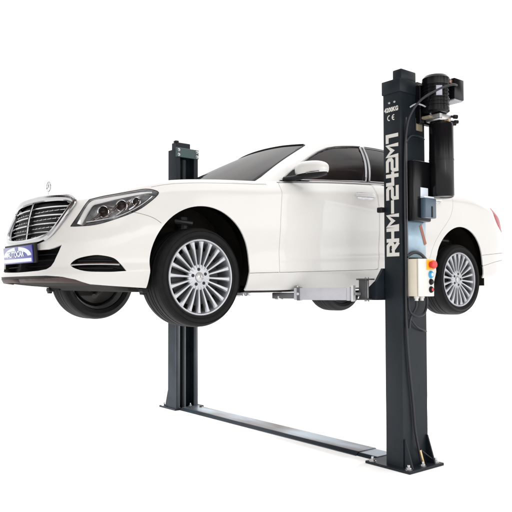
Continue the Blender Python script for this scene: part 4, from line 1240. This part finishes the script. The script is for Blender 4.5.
# ------------------------------------------------------------------ the setting: a white studio floor
t = bmesh.new()
add_lathe(t, [(0, G), (4, G), (12, G), (60, G), (220, G)], 'z', (1.5, 0, 0), 64)
fl_ = obj('floor', t, mat('white_studio_floor', (.94, .94, .94), .9, spec=.0), None); fl_['kind'] = 'structure'
# ------------------------------------------------------------------ camera
def add_camera():
    cam = bpy.data.cameras.new('camera'); o = bpy.data.objects.new('camera', cam); COL.objects.link(o)
    yaw, pitch, roll = .6752362, .0336493, -.0023955
    f = Vector((math.sin(yaw)*math.cos(pitch), math.cos(yaw)*math.cos(pitch), math.sin(pitch)))
    r0 = Vector((math.cos(yaw), -math.sin(yaw), 0)); u0 = r0.cross(f)
    r = r0*math.cos(roll) + u0*math.sin(roll); u = -r0*math.sin(roll) + u0*math.cos(roll)
    o.matrix_world = Matrix(((r.x, u.x, -f.x, -2.701524), (r.y, u.y, -f.y, -4.810422), (r.z, u.z, -f.z, 1.335333), (0, 0, 0, 1)))
    cam.sensor_width = 36; cam.lens = 671.9401 / 512 * 36
    cam.shift_x = (256 - 247.3332) / 512; cam.shift_y = (264.2744 - 256) / 512
    cam.clip_end = 500; cam.clip_start = .05
    S.camera = o
add_camera()

# ------------------------------------------------------------------ light: an evenly lit white studio
BACK, SKYB, SIDE, ROOM = 1.45, 2.5, -.46, 3.2
W = bpy.data.worlds.new('World'); S.world = W; W.use_nodes = True
nt = W.node_tree; bg = nt.nodes['Background']
def node(t, **kw):
    n = nt.nodes.new(t)
    for k, v in kw.items(): setattr(n, k, v)
    return n
tc = node('ShaderNodeTexCoord'); sep = node('ShaderNodeSeparateXYZ'); nt.links.new(tc.outputs['Generated'], sep.inputs[0])
def smooth(sock, a, b, lo, hi):
    m = node('ShaderNodeMapRange', interpolation_type='SMOOTHSTEP')
    m.inputs['From Min'].default_value = a; m.inputs['From Max'].default_value = b; m.inputs['To Min'].default_value = lo; m.inputs['To Max'].default_value = hi
    nt.links.new(sock, m.inputs['Value']); return m.outputs['Result']
def math_(op, a, b):
    m = node('ShaderNodeMath', operation=op)
    for i, v in enumerate((a, b)):
        if isinstance(v, (int, float)): m.inputs[i].default_value = v
        else: nt.links.new(v, m.inputs[i])
    return m.outputs[0]
up = smooth(sep.outputs['Z'], .30, .75, BACK, SKYB)               # white backdrop, brightened overhead with no seen source
# invented surroundings behind the camera: bright low band, dark brown band, bright above, shaping reflections
dp = node('ShaderNodeVectorMath', operation='DOT_PRODUCT'); nt.links.new(tc.outputs['Generated'], dp.inputs[0]); dp.inputs[1].default_value = (.64, .77, 0)
invented_surround = smooth(dp.outputs['Value'], .10, .48, 1, 0)
nz = node('ShaderNodeTexNoise'); nz.inputs['Scale'].default_value = 2.6; nz.inputs['Detail'].default_value = 4
mp = node('ShaderNodeMapping'); mp.inputs['Scale'].default_value = (2.2, 2.2, .8); nt.links.new(tc.outputs['Generated'], mp.inputs[0]); nt.links.new(mp.outputs[0], nz.inputs['Vector'])
zz = math_('ADD', math_('MULTIPLY', sep.outputs['Z'], .5), math_('ADD', .5, math_('MULTIPLY', math_('SUBTRACT', nz.outputs['Fac'], .5), .22)))
rp = node('ShaderNodeValToRGB'); e = rp.color_ramp.elements
e[0].position, e[0].color = .0, (.80, .78, .75, 1); e[1].position, e[1].color = 1.0, (1, 1, 1, 1)
for pos, c in ((.46, (.86, .85, .83, 1)), (.50, (1, 1, 1, 1)), (.60, (1, .99, .97, 1)), (.64, (.12, .09, .07, 1)), (.70, (.05, .045, .045, 1)), (.82, (.14, .09, .07, 1)), (.88, (.9, .9, .9, 1))):
    k = rp.color_ramp.elements.new(pos); k.color = c
nt.links.new(zz, rp.inputs['Fac'])
mix = node('ShaderNodeMix', data_type='RGBA'); nt.links.new(invented_surround, mix.inputs[0])
mix.inputs[6].default_value = (1, 1, 1, 1); nt.links.new(rp.outputs['Color'], mix.inputs[7])
nt.links.new(mix.outputs[2], bg.inputs['Color'])
front = math_('POWER', math_('MAXIMUM', math_('MULTIPLY', sep.outputs['Y'], -1.0), 0.0), 1.6)
nt.links.new(math_('ADD', up, math_('MULTIPLY', invented_surround, math_('ADD', SIDE, math_('MULTIPLY', front, ROOM)))), bg.inputs['Strength'])
S.view_settings.view_transform = 'Standard'; S.view_settings.look = 'None'
S.view_settings.exposure = 0; S.view_settings.gamma = 1
S.render.film_transparent = False

# added low fills, unseen, wash out the floor's shadow from left and right
def floor_wash_fill(loc, aim, watts, deg):
    l = bpy.data.lights.new('floor_wash_fill', 'SPOT'); l.energy = watts; l.spot_size = math.radians(deg); l.spot_blend = .9; l.shadow_soft_size = .25
    o = bpy.data.objects.new('floor_wash_fill', l); COL.objects.link(o); o.location = loc
    o.rotation_euler = (Vector(aim) - Vector(loc)).to_track_quat('-Z', 'Y').to_euler()
floor_wash_fill((-2.3, 1.5, .80), (.9, .85, G), 2000, 50)
floor_wash_fill((5.6, -1.2, .80), (2.5, .1, G), 1900, 54)
floor_wash_fill((-2.6, .6, 1.3), (-.3, -.9, G), 420, 40)
# an added soft fill lamp, unseen, brightens the doors from the camera's right
l = bpy.data.lights.new('added_door_fill', 'SPOT'); l.energy = 95; l.spot_size = math.radians(32); l.spot_blend = 1; l.shadow_soft_size = .5
o = bpy.data.objects.new('added_door_fill', l); COL.objects.link(o); o.location = (.5, -4.2, 2.3)
o.rotation_euler = (Vector((1.05, -.95, 1.65)) - o.location).to_track_quat('-Z', 'Y').to_euler()
